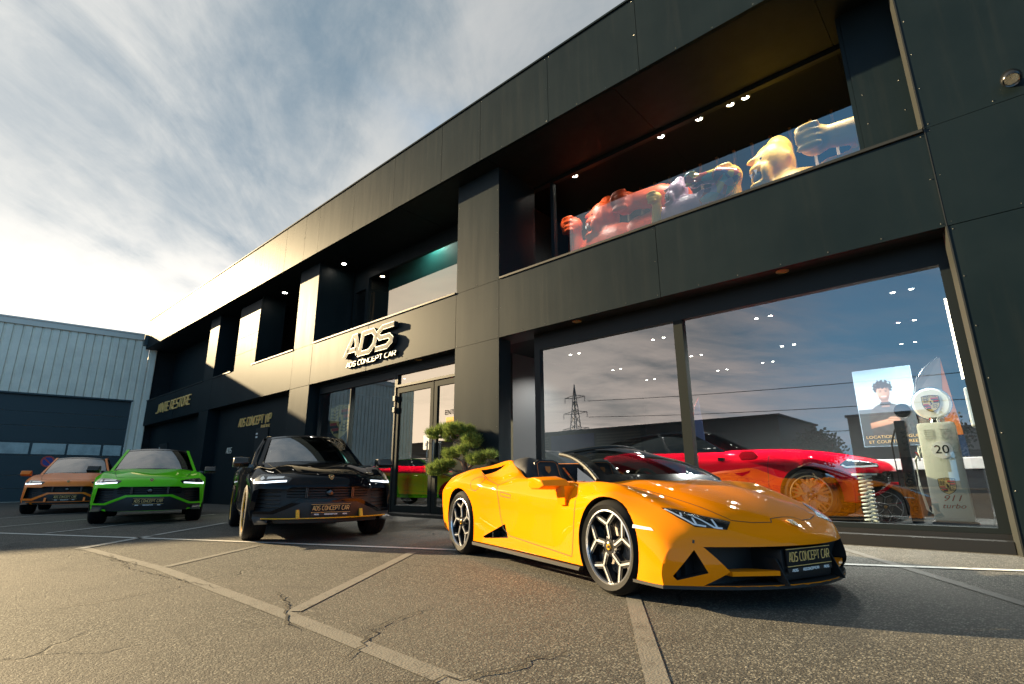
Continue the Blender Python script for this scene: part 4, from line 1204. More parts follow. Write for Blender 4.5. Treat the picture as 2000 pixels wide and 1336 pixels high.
# ================================================================== tall sporty SUVs
SUV = {}
def suv_meshes():
    T = lambda *a: list(a)
    cols = [
     (T((2.5, 0), (-2.55, 0)), T((2.5, .76), (2.47, .81), (2.42, .865), (2.3, .915), (2.0, .985), (1.5, 1.06), (1.0, 1.115), (.5, 1.13), (-2.3, 1.15), (-2.55, 1.05))),
     (T((2.5, .42), (1.5, .46), (1.0, .50), (-2.55, .50)), T((2.5, .755), (2.47, .805), (2.42, .86), (2.3, .912), (2.0, .99), (1.5, 1.075), (1.0, 1.12), (.5, 1.13), (-2.3, 1.14), (-2.55, 1.04))),
     (T((2.5, .66), (1.5, .70), (1.0, .74), (-2.55, .72)), T((2.5, .745), (2.47, .79), (2.42, .84), (2.3, .885), (2.0, .95), (1.5, 1.03), (1.0, 1.08), (.5, 1.10), (-2.3, 1.12), (-2.55, 1.03))),
     (T((2.5, .84), (1.5, .89), (.8, .86), (-.8, .86), (-1.5, .90), (-2.55, .84)), T((2.5, .735), (2.47, .775), (2.42, .82), (2.3, .872), (2.0, .945), (1.5, 1.03), (1.0, 1.06), (.2, 1.07), (-1.0, 1.10), (-1.6, 1.14), (-2.55, 1.02))),
     (T((2.5, .945), (2.1, .975), (1.5, 1.0), (.8, .965), (-.8, .965), (-1.5, 1.005), (-2.55, .93)), T((2.5, .70), (2.42, .73), (2.2, .79), (1.9, .87), (1.5, .93), (1.0, .93), (0, .93), (-1.0, .97), (-1.6, 1.0), (-2.55, .93))),
     (T((2.5, .965), (2.1, .985), (1.5, 1.012), (.8, .965), (-.8, .965), (-1.5, 1.015), (-2.55, .94)), T((2.5, .58), (1.5, .66), (0, .62), (-1.5, .68), (-2.55, .66))),
     (T((2.5, .965), (2.1, .985), (1.5, 1.008), (.8, .975), (-.8, .975), (-1.5, 1.01), (-2.55, .93)), T((2.5, .42), (1.5, .44), (0, .40), (-1.5, .44), (-2.55, .46))),
     (T((2.5, .955), (0, .95), (-2.55, .90)), T((2.5, .30), (1.5, .30), (0, .28), (-1.5, .30), (-2.55, .34))),
     (T((2.5, .7), (-2.55, .7)), T((2.5, .27), (0, .26), (-2.55, .30))),
     (T((2.5, 0), (-2.55, 0)), T((2.5, .26), (0, .25), (-2.55, .29))),
    ]
    soft = [1, .35, .5, .45, .5, 1, .8, 0, 0, 1]
    xs = [2.5, 2.485, 2.47, 2.45, 2.43, 2.40, 2.36] + list(np.linspace(2.31, -2.55, 84))
    bf = lambda x, y: max(0, (x - 1.55) / .95) ** 1.6 * .44 * (np.abs(y) / .97) ** 2.5 if x > 1.55 else 0 * y
    br = lambda x, y: max(0, (-x - 1.7) / .85) ** 1.5 * .22 * (np.abs(y) / .97) ** 2 if x < -1.7 else 0 * y
    bm = loft_body(cols, soft, xs, bf, br, k=6, bulge=.03)
    bvh = BVHTree.FromBMesh(bm)
    for s_ in (-1, 1):
        cut_poly(bm, arch_poly(1.5, .39, .435, s_ * 1.0), (0, -s_, 0), .3, .06)
        cut_poly(bm, arch_poly(-1.5, .39, .44, s_ * 1.0), (0, -s_, 0), .3, .06)
    gr = [(2.45, -.50, .735), (2.45, .50, .735), (2.45, .56, .705), (2.45, .885, .715), (2.45, .925, .42), (2.45, .74, .42), (2.45, .40, .575), (2.45, -.40, .575), (2.45, -.74, .42), (2.45, -.925, .42), (2.45, -.885, .715), (2.45, -.56, .705)]
    cut_poly(bm, gr, (-1, 0, 0), .6, .07)
    low = [(2.45, -.36, .535), (2.45, .36, .535), (2.45, .70, .385), (2.45, .93, .385), (2.45, .93, .27), (2.45, -.93, .27), (2.45, -.93, .385), (2.45, -.70, .385)]
    SUV['body'] = bm_mesh(bm, 'body', ['carblack', 'void']); bm.free()
    SUV['lower'] = drape_mesh('lower_bumper', bvh, low, (-1, 0, 0), .006, 'black', .05)
    # grille backing follows the nose in plan
    mb = MB(); vs = []; n = 30
    for i in range(n + 1):
        y = -.95 + 1.9 * i / n; x = 2.43 - .44 * (abs(y) / .97) ** 2.5 - .05
        vs += [(x, y, .38), (x, y, .76)]
    mb.add(vs, [(2 * i, 2 * i + 2, 2 * i + 3, 2 * i + 1) for i in range(n)])
    SUV['grille'] = mb.mesh('grille', 'mesh')
    mb = MB()
    for z in (.605, .64, .675, .71):
        pts = [(2.43 - .44 * (abs(y) / .97) ** 2.5 - .015, y, z) for y in np.linspace(-.55, .55, 13)]
        mb.tube(pts, .006, 6)
    for y in (-.32, .32, -.30, .30): mb.box(2.36, 2.425, y - .006, y + .006, .59, .725)
    for s_ in (-1, 1):
        for z in (.47, .52, .57, .62, .67):
            pts = [(2.43 - .44 * (abs(y) / .97) ** 2.5 - .03, y * s_, z) for y in np.linspace(.62, .90, 8)]
            mb.tube(pts, .005, 6)
    SUV['slats'] = mb.mesh('grille_bars', 'gloss_black')
    SUV['sensor'] = MB().lathe([(0, .012), (.035, .010), (.05, 0), (.055, -.03)], 20, 'x', (2.415, 0, .655)).mesh('front_sensor', 'gloss_black', True)
    for s_ in (-1, 1):
        k = 'L' if s_ > 0 else 'R'
        m_ = (lambda p: p) if s_ < 0 else mirror_y
        hl = m_([(2.1, -.955, .87), (2.1, -.86, .925), (2.2, -.70, .905), (2.35, -.50, .850), (2.4, -.55, .802), (2.2, -.80, .785), (2.1, -.95, .795)])
        SUV['hl' + k] = drape_mesh('headlight', bvh, hl, (-1, 0, -.25), .003, 'gloss_black', .03)
        A = [[(2.1, -.945, .86), (2.1, -.94, .812), (2.2, -.82, .800), (2.35, -.57, .812)], [(2.1, -.80, .842), (2.2, -.60, .842)], [(2.1, -.86, .875), (2.1, -.845, .825)]]
        if s_ > 0: A = [[(x, -y, z) for x, y, z in p] for p in A]
        SUV['drl' + k] = ribbons('daytime_light', bvh, A[:1], (-1, 0, -.25), .028, 'led', .008)
        SUV['hin' + k] = ribbons('lamp_reflector', bvh, A[1:], (-1, 0, -.25), .05, 'chrome', .006)
        SUV['lens' + k] = drape_mesh('lens', bvh, hl, (-1, 0, -.25), .014, 'lens', .04)
        q = lambda pts: [(x, -s_ * y, z) for x, y, z in pts]
        SUV['door' + k] = ribbons('door_gap', bvh, [q([(.95, -1, 1.0), (.92, -1, .8), (.90, -1, .36), (-.2, -1, .36), (-.25, -1, 1.05)]), q([(-.2, -1, .36), (-1.0, -1, .40), (-1.1, -1, .75), (-1.25, -1, 1.05)])], (0, -s_, 0), .008, 'void')
        mb = MB().prism([(.60, 1.02), (.82, 1.03), (.88, 1.08), (.80, 1.17), (.62, 1.175), (.56, 1.10)], lambda u, v, d: (u - (d - .95) * .25, -s_ * d, v), -.98, -1.20)
        me = mb.mesh('door_mirror', 'gloss_black'); b2 = bmesh.new(); b2.from_mesh(me)
        bmesh.ops.bevel(b2, geom=b2.edges[:], offset=.022, segments=3, affect='EDGES', profile=.6)
        b2.to_mesh(me); b2.free(); me.polygons.foreach_set('use_smooth', [True] * len(me.polygons)); me.set_sharp_from_angle(angle=R(50))
        SUV['mir' + k] = me
        SUV['arm' + k] = MB().box(.68, .78, s_ * .88, s_ * 1.0, 1.03, 1.08).mesh('mirror_arm', 'gloss_black')
    hood = [(1.02, -.70, 1), (1.6, -.69, 1), (2.1, -.62, 1), (2.27, -.45, 1), (2.31, -.12, 1), (2.28, 0, 1)]
    hood = hood + [(x, -y, z) for x, y, z in hood[:-1][::-1]]
    SUV['hood'] = ribbons('bonnet_gap', bvh, [hood], (0, 0, -1), .008, 'void')
    # greenhouse: sections along x, (half width at belt, at roof rail, roof z)
    def gh(v, t, s_=1):   # v 0..1 front to rear, belt point
        return None
    wb = lambda u: Vector((1.08 - .16 * u * u, .80 * u, 1.095 - .035 * u * u)); wh = lambda u: Vector((.16 - .10 * u * u, .615 * u, 1.605 - .05 * u * u))
    def grid(fn, nu, nv):
        vs = [fn(i / nu, j / nv)[:] for i in range(nu + 1) for j in range(nv + 1)]
        return MB().add(vs, [(i * (nv + 1) + j, (i + 1) * (nv + 1) + j, (i + 1) * (nv + 1) + j + 1, i * (nv + 1) + j + 1) for i in range(nu) for j in range(nv)])
    def wsf(u, v):
        p = wb(u).lerp(wh(u), v); return p + Vector((.5, 0, .8)) * (.03 * 4 * v * (1 - v))
    SUV['windscreen'] = grid(lambda a, b: wsf((a - .5) * 1.86, b * .97 + .015), 18, 10).mesh('windscreen', 'cglass', True)
    mb = MB()
    for a0, a1, b0, b1 in ((-.5, .5, -.02, .06), (-.5, .5, .93, 1.01)):
        g_ = grid(lambda a, b: wsf((a0 + (a1 - a0) * a) * 2, b0 + (b1 - b0) * b) + Vector((.003, 0, .004)), 16, 3); mb.add(g_.v, g_.f)
    SUV['wsband'] = mb.mesh('windscreen_surround', 'gloss_black', True)
    # roof
    rz = lambda x: pchip([-2.25, -1.6, -.8, -.3, .06, .16], [1.28, 1.50, 1.62, 1.635, 1.612, 1.600], x)
    ry = lambda x: pchip([-2.25, -1.2, -.3, .16], [.56, .60, .625, .615], x)
    SUV['roof'] = grid(lambda a, b: Vector((.165 - .10 * ((b - .5) * 2) ** 2 * (1 - a) - 2.4 * a, (b - .5) * 2 * float(ry(.16 - 2.4 * a)), float(rz(.16 - 2.4 * a)) - .05 * ((b - .5) * 2) ** 2)), 22, 12).mesh('roof', 'gloss_black', True)
    for s_ in (-1, 1):
        k = 'L' if s_ > 0 else 'R'
        rail = lambda t: Vector((.06 - 2.25 * t, s_ * float(ry(.06 - 2.25 * t)), float(rz(.06 - 2.25 * t)) - .052))
        belt = lambda t: Vector((.92 - 3.2 * t, s_ * (.81 - .04 * t), 1.062 + .075 * t))
        SUV['side' + k] = grid(lambda a, b: belt(a).lerp(rail(a), b) + Vector((0, s_ * .03 * 4 * b * (1 - b), 0)), 22, 6).mesh('side_glass', 'cglass_dark', True)
        ap = [wb(s_ * 1.0).lerp(wh(s_ * 1.0), t / 8) + Vector((0, 0, .0)) for t in range(9)] + [rail(t / 20) + Vector((0, 0, .005)) for t in range(1, 19)]
        mb = MB(); vs = []; m = len(ap)
        for i, p in enumerate(ap):
            w_ = .055 if i < 9 else .04
            vs += [(p + Vector((.01, -s_ * .03, .018)))[:], (p + Vector((.0, s_ * .028, .012)))[:], (p + Vector((-w_, s_ * .036, -.02)))[:], (p + Vector((-w_, -s_ * .02, -.02)))[:]]
        mb.add(vs, [(i * 4 + q, i * 4 + (q + 1) % 4, i * 4 + 4 + (q + 1) % 4, i * 4 + 4 + q) for i in range(m - 1) for q in range(4)])
        SUV['pillar' + k] = mb.mesh('roof_pillar', 'carblack', True, 50)
        bp0, bp1 = belt(.36), rail(.28)
        SUV['bpil' + k] = MB().tube([(bp0 + Vector((0, s_ * .01, 0)))[:], (bp0.lerp(bp1, .5) + Vector((0, s_ * .04, 0)))[:], bp1[:]], .035, 6).mesh('door_pillar', 'gloss_black', True)
    SUV['tail'] = grid(lambda a, b: Vector((-2.2 - .22 * b, (a - .5) * 1.4, 1.24 - .16 * b)), 6, 4).mesh('rear_glass', 'cglass_dark', True)
    mb = MB().box(-2.1, .98, -.78, .78, .5, .56).box(-2.2, -2.1, -.75, .75, .5, 1.2).box(.70, 1.0, -.76, .76, .56, 1.03)
    for y in (-.40, .40):
        mb.rbox(-.55, -.40, y - .24, y + .24, .6, 1.18, .05).rbox(-.55, -.43, y - .13, y + .13, 1.20, 1.38, .04)
    sw = [(.45 + .05 * math.sin(a), .40 + .17 * math.cos(a), 1.0 + .16 * math.sin(a)) for a in [2 * math.pi * q / 20 for q in range(20)]]
    mb.tube(sw, .016, 6, closed=True)
    SUV['cabin'] = mb.mesh('cabin_interior', 'leather', True, 40)
    SUV['under'] = MB().box(-2.3, 2.1, -.72, .72, .30, .62).mesh('underbody_light_block', 'void')  # dark box put inside the body to keep light out
    mb = MB()
    for cx in (1.5, -1.5):
        for s_ in (-1, 1):
            p = [(cx + .43 * math.cos(R(-12 + 204 * k / 24)), .39 + .43 * math.sin(R(-12 + 204 * k / 24))) for k in range(25)]
            mb.add([(x, s_ * .99, z) for x, z in p] + [(x, s_ * .62, z) for x, z in p], [(i, i + 1, 26 + i, 25 + i) for i in range(24)])
            mb.add([(x, s_ * .64, z) for x, z in p], [tuple(range(25))])
    SUV['liner'] = mb.mesh('wheel_arch_liner', 'void')
    # bumper outline strip (follows grille lower edge)
    path = [(2.4, -.945, .60), (2.4, -.955, .405), (2.4, -.725, .405), (2.4, -.385, .555), (2.4, .385, .555), (2.4, .725, .405), (2.4, .955, .405), (2.4, .945, .60)]
    SUV['strip'] = ribbons('bumper_strip', bvh, [path], (-1, 0, 0), .034, 'green', .014)
    SUV['diag'] = ribbons('bumper_strip', bvh, [[(2.4, -.945, .60), (2.4, -.955, .385), (2.4, -.70, .385), (2.4, -.46, .50)], [(2.4, .945, .60), (2.4, .955, .385), (2.4, .70, .385), (2.4, .46, .50)]], (-1, 0, 0), .03, 'green', .014)
    mb = MB(); vs = []; n = 24
    for i in range(n + 1):
        y = -.84 + 1.68 * i / n; x = 2.58 - .44 * (abs(y) / .97) ** 2.5
        vs += [(x, y, .325), (x, y, .337), (x - .09, y, .337), (x - .09, y, .325)]
    fs = [(i * 4 + q, i * 4 + (q + 1) % 4, i * 4 + 4 + (q + 1) % 4, i * 4 + 4 + q) for i in range(n) for q in range(4)] + [(0, 1, 2, 3), tuple(range(4 * n, 4 * n + 4))]
    mb.add(vs, fs)
    for y in (-.42, .42):
        mb.prism([(2.56, .337), (2.49, .337), (2.46, .44), (2.49, .44)], lambda u, v, d: (u, y + d, v), -.022, .022)
    SUV['splitter'] = mb.mesh('splitter_blade', 'yellow')
    SUV['wheels'] = wheel_meshes(.395, .292, .30, 'suv'); SUV['wheels_bronze'] = wheel_meshes(.385, .30, .29, 'bronze')
suv_meshes()
def suv(loc, rz, col, pillar, mirror, strip=None, splitter=None, sill=None, plate=True, wheels='wheels', steer=0.0, scale=1.0, empty_name='sport_utility_vehicle', cab=(0, 0)):
    car = empty(empty_name, loc, rz); car.scale = (scale,) * 3
    def P(key, parent=car, m=None, name=None):
        me = SUV[key]; o = bpy.data.objects.new(name or me.name.split('.')[0], me); COL.objects.link(o); o.parent = parent
        if any(cab) and key[:-1] in ('side', 'mir', 'pillar', 'bpil') or any(cab) and key in ('windscreen', 'wsband', 'roof', 'tail', 'cabin'): o.location = (cab[0], 0, cab[1])
        if m: o.material_slots[0].link = 'OBJECT'; o.material_slots[0].material = M[m]
        return o
    P('body', m=col); P('lower'); P('grille'); P('slats'); P('sensor'); P('hood'); P('windscreen'); P('wsband'); P('roof'); P('tail'); P('cabin'); P('under'); P('liner')
    for k in 'LR':
        h = P('hl' + k); P('drl' + k, h, None if plate else 'led_off'); P('hin' + k, h); P('lens' + k, h)
        P('door' + k); mi = P('mir' + k, m=mirror); P('arm' + k, mi); P('side' + k); P('pillar' + k, m=pillar); P('bpil' + k)
    if strip: P(strip[0], m=strip[1])
    if splitter: P('splitter', m=splitter)
    if plate:
        plate_parts(car, 2.555, .455)
        badge(car, (2.43, 0, .865), (.75, 0, .66), .034)
    D = SUV[wheels]
    for x, y in ((1.5, -.855), (1.5, .855), (-1.5, -.855), (-1.5, .855)):
        add_wheel(car, D, x, y, .395 if wheels == 'wheels' else .385, steer if x > 0 else 0)
    return car
c1 = suv((-9.353, 4.752, 0), -.312, 'carblack', 'carblack', 'gloss_black', None, 'yellow')
tag(c1, 'gloss black sport utility car with a yellow front splitter blade', 'car', 'tall sporty cars parked in a row outside')
c2 = suv((-15.366, 4.041, 0), -.274, 'green', 'green', 'gloss_black', ('strip', 'green'))
tag(c2, 'bright green sport utility car with black roof and black mirrors', 'car', 'tall sporty cars parked in a row outside')
c3 = suv((-21.734, 3.641, 0), -.251, 'matorange', 'matorange', 'matorange', ('diag', 'matorange'), 'matorange')
tag(c3, 'satin burnt orange sport utility car parked furthest back by the garage door', 'car', 'tall sporty cars parked in a row outside')
c4 = suv((-3.62, 9.92, 0.2), 0.0, 'carred', 'carblack', 'carred', plate=False, wheels='wheels_bronze', scale=.96, empty_name='showroom_car', cab=(-.55, -.09))
tag(c4, 'red car with bronze wheels inside behind the big shop window', 'car', 'red cars inside the showroom')
c5 = suv((-12.2, 10.6, 0.2), 0.35, 'carred', 'carblack', 'carred', plate=False, wheels='wheels_bronze', scale=.94, empty_name='showroom_car', cab=(-.4, -.09))
tag(c5, 'red car with a dark roof standing inside behind the entrance doors', 'car', 'red cars inside the showroom')
# ================================================================== signs on the facade
def facade_word(name, text, x0, x1, z0, h, y, t, layers, label, cat='sign', slant=0.12, gap=.24, space=.5, w=.8, join=False):
    """lettering on a wall facing -y; layers: (stroke width, depth from, depth to, material)"""
    L, tw = word_paths(text, h, w, gap, slant, space); sc = (x1 - x0) / tw
    root = empty(name, (x0, y, z0))
    for p in L:
        mb = MB()
        for i, (tt, d0, d1, m) in enumerate(layers):
            add_strokes(mb, p, tt, lambda u, v, d: (u * sc, -d, v), d0, d1, i)
        mb.obj('letter', [l[3] for l in layers], root)
    tag(root, label, cat)
    return root
facade_word('shop_sign', 'ADS', -13.50, -11.30, 4.24, .56, YF, .2, [(.15, .02, .15, 'black'), (.14, .15, .155, 'cream'), (.105, .155, .160, 'panel')], 'large raised ADS letters with pale outlined faces above the entrance', slant=.22, gap=.16, w=1.0)
facade_word('shop_sign', 'ADS CONCEPT CAR', -13.50, -11.15, 3.97, .125, YF, .03, [(.026, .01, .07, 'black'), (.020, .07, .075, 'cream')], 'small raised ADS CONCEPT CAR lettering below the large letters', slant=.1)
facade_word('shop_sign', 'JANTE RESTORE', -31.6, -26.7, 4.26, .42, YF, .06, [(.055, .005, .05, 'gold')], 'gold JANTE RESTORE lettering at the far end of the facade', slant=.15)
facade_word('shop_sign', 'ADS CONCEPT VIP', -22.05, -19.25, 2.93, .29, 8.40, .06, [(.046, .005, .04, 'gold')], 'gold ADS CONCEPT VIP lettering on the dark wall behind the black car', slant=.2, w=.7)
facade_word('shop_sign', 'BUREAUX', -20.0, -19.3, 2.74, .11, 8.40, .06, [(.017, .005, .02, 'gold')], 'tiny gold lettering under the right end of the VIP sign', slant=.1)
facade_word('wall_plaque', 'ADS', -23.0, -22.5, 1.95, .2, 8.40, .04, [(.028, .005, .02, 'cream')], 'small pale ADS plaque on the dark wall between green and black cars', slant=.1)

# ================================================================== lamps
M['lamp_on'] = mat('lit downlight', (1, .95, .85), .4, emit=(1.0, .93, .80), estr=26.0)
M['lamp_ring'] = mat('downlight ring', (.6, .58, .55), .3, metal=.6)
M['lamp_off'] = mat('unlit downlight brass', (.50, .36, .16), .35, metal=.5)
def downlight(x, y, z, lit, label, group, twin=False, r=.075):
    o = empty('downlight', (x, y, z))
    offs = [(-.13, 0), (.13, 0)] if twin else [(0, 0)]
    for dx, dy in offs:
        MB().lathe([(r, 0), (r, -.012), (r * .72, -.016), (r * .70, -.002), (0, -.002)], 20, 'z', (dx, dy, 0)).obj('trim_ring', 'lamp_ring' if lit else 'lamp_off', o, smooth=True)
        MB().lathe([(0, -.006), (r * .7, -.006)], 16, 'z', (dx, dy, 0)).obj('diffuser', 'lamp_on' if lit else 'lamp_off', o)
        if lit and r > .09: MB().lathe([(0, -.02), (r * .28, -.02), (r * .28, -.006)], 10, 'z', (dx, dy, 0)).obj('reflector_cone', 'black', o)
    tag(o, label, 'downlight', group)
    return o
for x, w_ in ((-6.75, 'at the far left end of the upper window beside the column'), (-4.4, 'second from the column above the upper floor statues'), (-3.52, 'midway along the upper floor ceiling'), (-2.86, 'paired close to the rightmost one on the upper floor ceiling'), (-2.56, 'rightmost on the upper floor ceiling')):
    downlight(x, 9.9, 8.255, True, 'round lit spotlight ' + w_, 'lit spotlights behind the upper window', r=.095)
for x, y, w_ in ((-2.95, 10.56, 'in the nearest row just right of the grey mullion'), (-3.26, 13.3, 'in the second row just right of the grey mullion'), (-.75, 10.6, 'highest at the top right corner'), (-.94, 12.83, 'below the top right one'), (-1.14, 14.98, 'lowest of the right hand column'), (-5.2, 10.63, 'in the left pane nearest row beside the mullion'),
    (-7.64, 12.9, 'in the left pane second row by the column'), (-5.27, 12.8, 'in the left pane second row beside the mullion'), (-5.5, 15.1, 'in the left pane back row beside the mullion'), (-7.42, 10.56, 'in the left pane nearest row by the column'), (-7.7, 15.0, 'in the left pane back row by the column'), (-4.2, 14.9, 'deepest in the room behind the mullion')):
    downlight(x, y, 3.855, True, 'added pair of lit ceiling spots ' + w_, 'twin ceiling spots in the showroom', twin=True, r=.05)
downlight(-1.93, 8.14, 3.785, False, 'unlit brass round downlight under the band above the right pane', 'unlit downlights under the band', r=.09)
downlight(-5.64, 8.14, 3.785, False, 'unlit brass round downlight under the band above the left pane', 'unlit downlights under the band', r=.09)
downlight(-10.5, 8.12, 3.785, False, 'unlit round downlight under the band above the entrance doors', 'unlit downlights under the band', r=.09)
downlight(-15.30, 8.55, 7.928, True, 'lit downlight in the soffit left of the teal upper window', 'lit soffit downlights', r=.10)
downlight(-19.5, 8.5, 7.928, True, 'lit downlight in the soffit of the furthest upper opening', 'lit soffit downlights', r=.12)
for x, y, w_ in ((-4.2, 9.2, 'just inside the top frame above the red car'), (-2.4, 9.1, 'just inside the top frame near its front wheel'), (-11.5, 10.2, 'inside above the entrance doors'), (-13.2, 9.6, 'inside behind the large shield crest')):  # fixtures put in to carry fill beams for red car and entrance
    downlight(x, y, 3.855, True, 'added pair of lit ceiling spots ' + w_, 'twin ceiling spots in the showroom', twin=True, r=.05)
downlight(-11.8, 9.56, 8.255, True, 'added lit spotlight inside above the teal glow sheet of the middle upper window', 'lit spotlights behind the upper window', r=.095)  # fixture added to go with the beam below
ld = bpy.data.lights.new('spot_fill_beam', 'SPOT'); ld.energy = 90; ld.spot_size = R(165); ld.spot_blend = .8; ld.shadow_soft_size = .1; ld.color = (1, .93, .82)  # added beam that brightens the teal sheet
lo = bpy.data.objects.new('spot_fill_beam', ld); COL.objects.link(lo); lo.location = (-11.8, 9.56, 8.2)
for x, y in ((-2.95, 10.56), (-3.26, 13.3), (-.75, 10.6), (-.94, 12.83), (-5.2, 10.63), (-5.27, 12.8), (-7.42, 10.56), (-4.2, 9.2), (-2.4, 9.1), (-11.5, 10.2), (-13.2, 9.6)):  # beams nearest the glass and at the entrance are added fill
    ld = bpy.data.lights.new('ceiling_spot_fill', 'SPOT'); ld.energy = 200 if y < 10 and x > -9 else 330; ld.spot_size = R(140); ld.spot_blend = .7; ld.shadow_soft_size = .05; ld.color = (1, .93, .85)
    lo = bpy.data.objects.new('ceiling_spot_fill', ld); COL.objects.link(lo); lo.location = (x, y, 3.81)
for x in (-6.75, -4.4, -3.1, -2.2, -1.2):  # beams aimed at the statues; the rightmost are added without a fixture
    ld = bpy.data.lights.new('spot_fill_beam', 'SPOT'); ld.energy = 135; ld.spot_size = R(120); ld.spot_blend = .8; ld.shadow_soft_size = .35; ld.color = (1, .93, .82)
    lo = bpy.data.objects.new('spot_fill_beam', ld); COL.objects.link(lo); lo.location = (x, 9.8, 8.2); lo.rotation_euler = (R(22), 0, 0)
wl = empty('wall_spotlight', (0.86, YF - .005, 5.33))
tag(wl, 'black eyeball spotlight on the dark wall at the top right corner', 'wall lamp')
MB().lathe([(0, 0), (.05, 0), (.05, -.05), (0, -.05)], 16, 'y').obj('wall_mount', 'gloss_black', wl, smooth=True)
t = R(35)
mb = MB().lathe([(.001, .105), (.05, .095), (.085, .06), (.10, .0), (.094, -.045), (.080, -.065), (.070, -.055), (.066, -.03)], 28, 'z')
for i, v in enumerate(mb.v):
    y_, z_ = v[1] * math.cos(t) - v[2] * -math.sin(t), v[1] * -math.sin(t) + v[2] * math.cos(t); mb.v[i] = (v[0], y_ - .13, z_)
mb.obj('lamp_shell', 'gloss_black', wl, smooth=True)
M['reflector'] = mat('faceted reflector', (.75, .72, .62), .18, metal=.9, bump=.6, bscale=70)
mb = MB().lathe([(0, -.028), (.066, -.035)], 20, 'z')
for i, v in enumerate(mb.v):
    y_, z_ = v[1] * math.cos(t) + v[2] * math.sin(t), -v[1] * math.sin(t) + v[2] * math.cos(t); mb.v[i] = (v[0], y_ - .13, z_)
mb.obj('reflector', 'reflector', wl)

# ================================================================== pine bonsai in a black planter
M['bark'] = mat('pine bark', (.16, .10, .06), .85, var=.4, vscale=18, bump=.8, bscale=40)
M['soil'] = mat('planter soil', (.03, .022, .015), .95)
def needle_mat():
    m = bpy.data.materials.new('pine needles'); m.use_nodes = True
    t = m.node_tree; t.nodes.clear(); N = NT(t)
    f = N.noise(N.n('ShaderNodeTexCoord').outputs['Object'], 22, 3, .7)
    c = N.mix(N.ramp(f, .3, .7), (.05, .10, .02), (.32, .40, .11))
    d = N.n('ShaderNodeBsdfDiffuse'); N.l(c, d.inputs[0]); tr = N.n('ShaderNodeBsdfTranslucent'); N.l(c, tr.inputs[0])
    mx = N.n('ShaderNodeMixShader'); mx.inputs[0].default_value = .4; N.l(d.outputs[0], mx.inputs[1]); N.l(tr.outputs[0], mx.inputs[2])
    o = N.n('ShaderNodeOutputMaterial'); N.l(mx.outputs[0], o.inputs[0])
    return m
M['needle'] = needle_mat()
pl = empty('planter', (-7.1, 7.1, 0)); tag(pl, 'black square planter behind the rear wheel of the orange car', 'planter')
MB().prism([(-.44, 0), (.44, 0), (.48, .38), (-.48, .38)], lambda u, v, d: (u, d, v), -.42, .42).obj('pot', 'gloss_black', pl)
MB().box(-.49, .49, -.45, .45, .375, .395).obj('pot_rim', 'trim', pl)
MB().box(-.44, .44, -.40, .40, .395, .40).obj('soil', 'soil', pl)
bz = empty('bonsai_pine', (-7.25, 7.2, .40)); tag(bz, 'cloud pruned pine bonsai growing against the column beside the entrance', 'plant')
rb = random.Random(11)
def B(x, y, z): return (x + 7.25, y - 7.2, z - .40)
MB().tube([B(-7.3, 7.35, .38), B(-7.55, 7.42, .60), B(-8.08, 7.56, .85), B(-8.2, 7.61, 1.16), B(-8.13, 7.62, 1.40), B(-8.22, 7.62, 1.62)], [.085, .075, .065, .055, .045, .03], 10).obj('trunk', 'bark', bz, smooth=True)
PADS = [(-8.78, 7.30, 1.76, .20, .12), (-8.50, 7.40, 1.84, .22, .13), (-8.20, 7.30, 1.82, .22, .13), (-7.93, 7.38, 1.77, .19, .12), (-7.74, 7.36, 1.56, .20, .17), (-8.20, 7.25, 1.33, .18, .11), (-8.68, 7.30, 1.02, .24, .14), (-8.42, 7.28, 1.12, .20, .10), (-7.52, 7.30, 1.20, .20, .13), (-7.28, 7.40, 1.27, .15, .08), (-8.35, 7.34, 1.66, .15, .10), (-7.85, 7.20, 1.38, .12, .10)]
pads = [(x * 1.035, y + .27, .79 + (z - .79) * 1.035, r_, h_) for x, y, z, r_, h_ in PADS]
mb = MB()
for x, y, z, *_ in pads:
    mb.tube([B(-8.18, 7.61, z - .22 if z > 1.3 else 1.0), B((x - 8.18) / 2, 7.60, z - .12), B(x, y, z - .04)], [.03, .02, .008], 6)
mb.obj('branches', 'bark', bz, smooth=True)
for x, y, z, r_, h_ in pads:
    mb = MB(); c = Vector(B(x, y, z))
    for k in range(int(1500 * r_ * r_ / .04)):
        while True:
            p = Vector((rb.uniform(-1, 1), rb.uniform(-1, 1), rb.uniform(-.8, 1)))
            if .25 < p.length < 1 and (math.sin(p.x * 7 + z * 9) + math.sin(p.y * 8 + x * 5) + math.sin(p.z * 6)) > -.25: break
        q = c + Vector((p.x * r_, p.y * r_, p.z * h_))
        up = (Vector((p.x, p.y, max(p.z, 0) + .55)) + Vector((rb.uniform(-.6, .6), rb.uniform(-.6, .6), rb.uniform(-.3, .6)))).normalized()
        L_ = rb.uniform(.07, .14); s_ = up.cross(Vector((rb.uniform(-1, 1), rb.uniform(-1, 1), rb.uniform(-1, 1)))).normalized() * .0045
        mb.add([(q - s_)[:], (q + s_)[:], (q + up * L_)[:]], [(0, 1, 2)])
    me = bpy.data.meshes.new('foliage_pad'); me.from_pydata(mb.v, [], mb.f); me.materials.append(M['needle'])
    put('foliage_pad', me, bz)

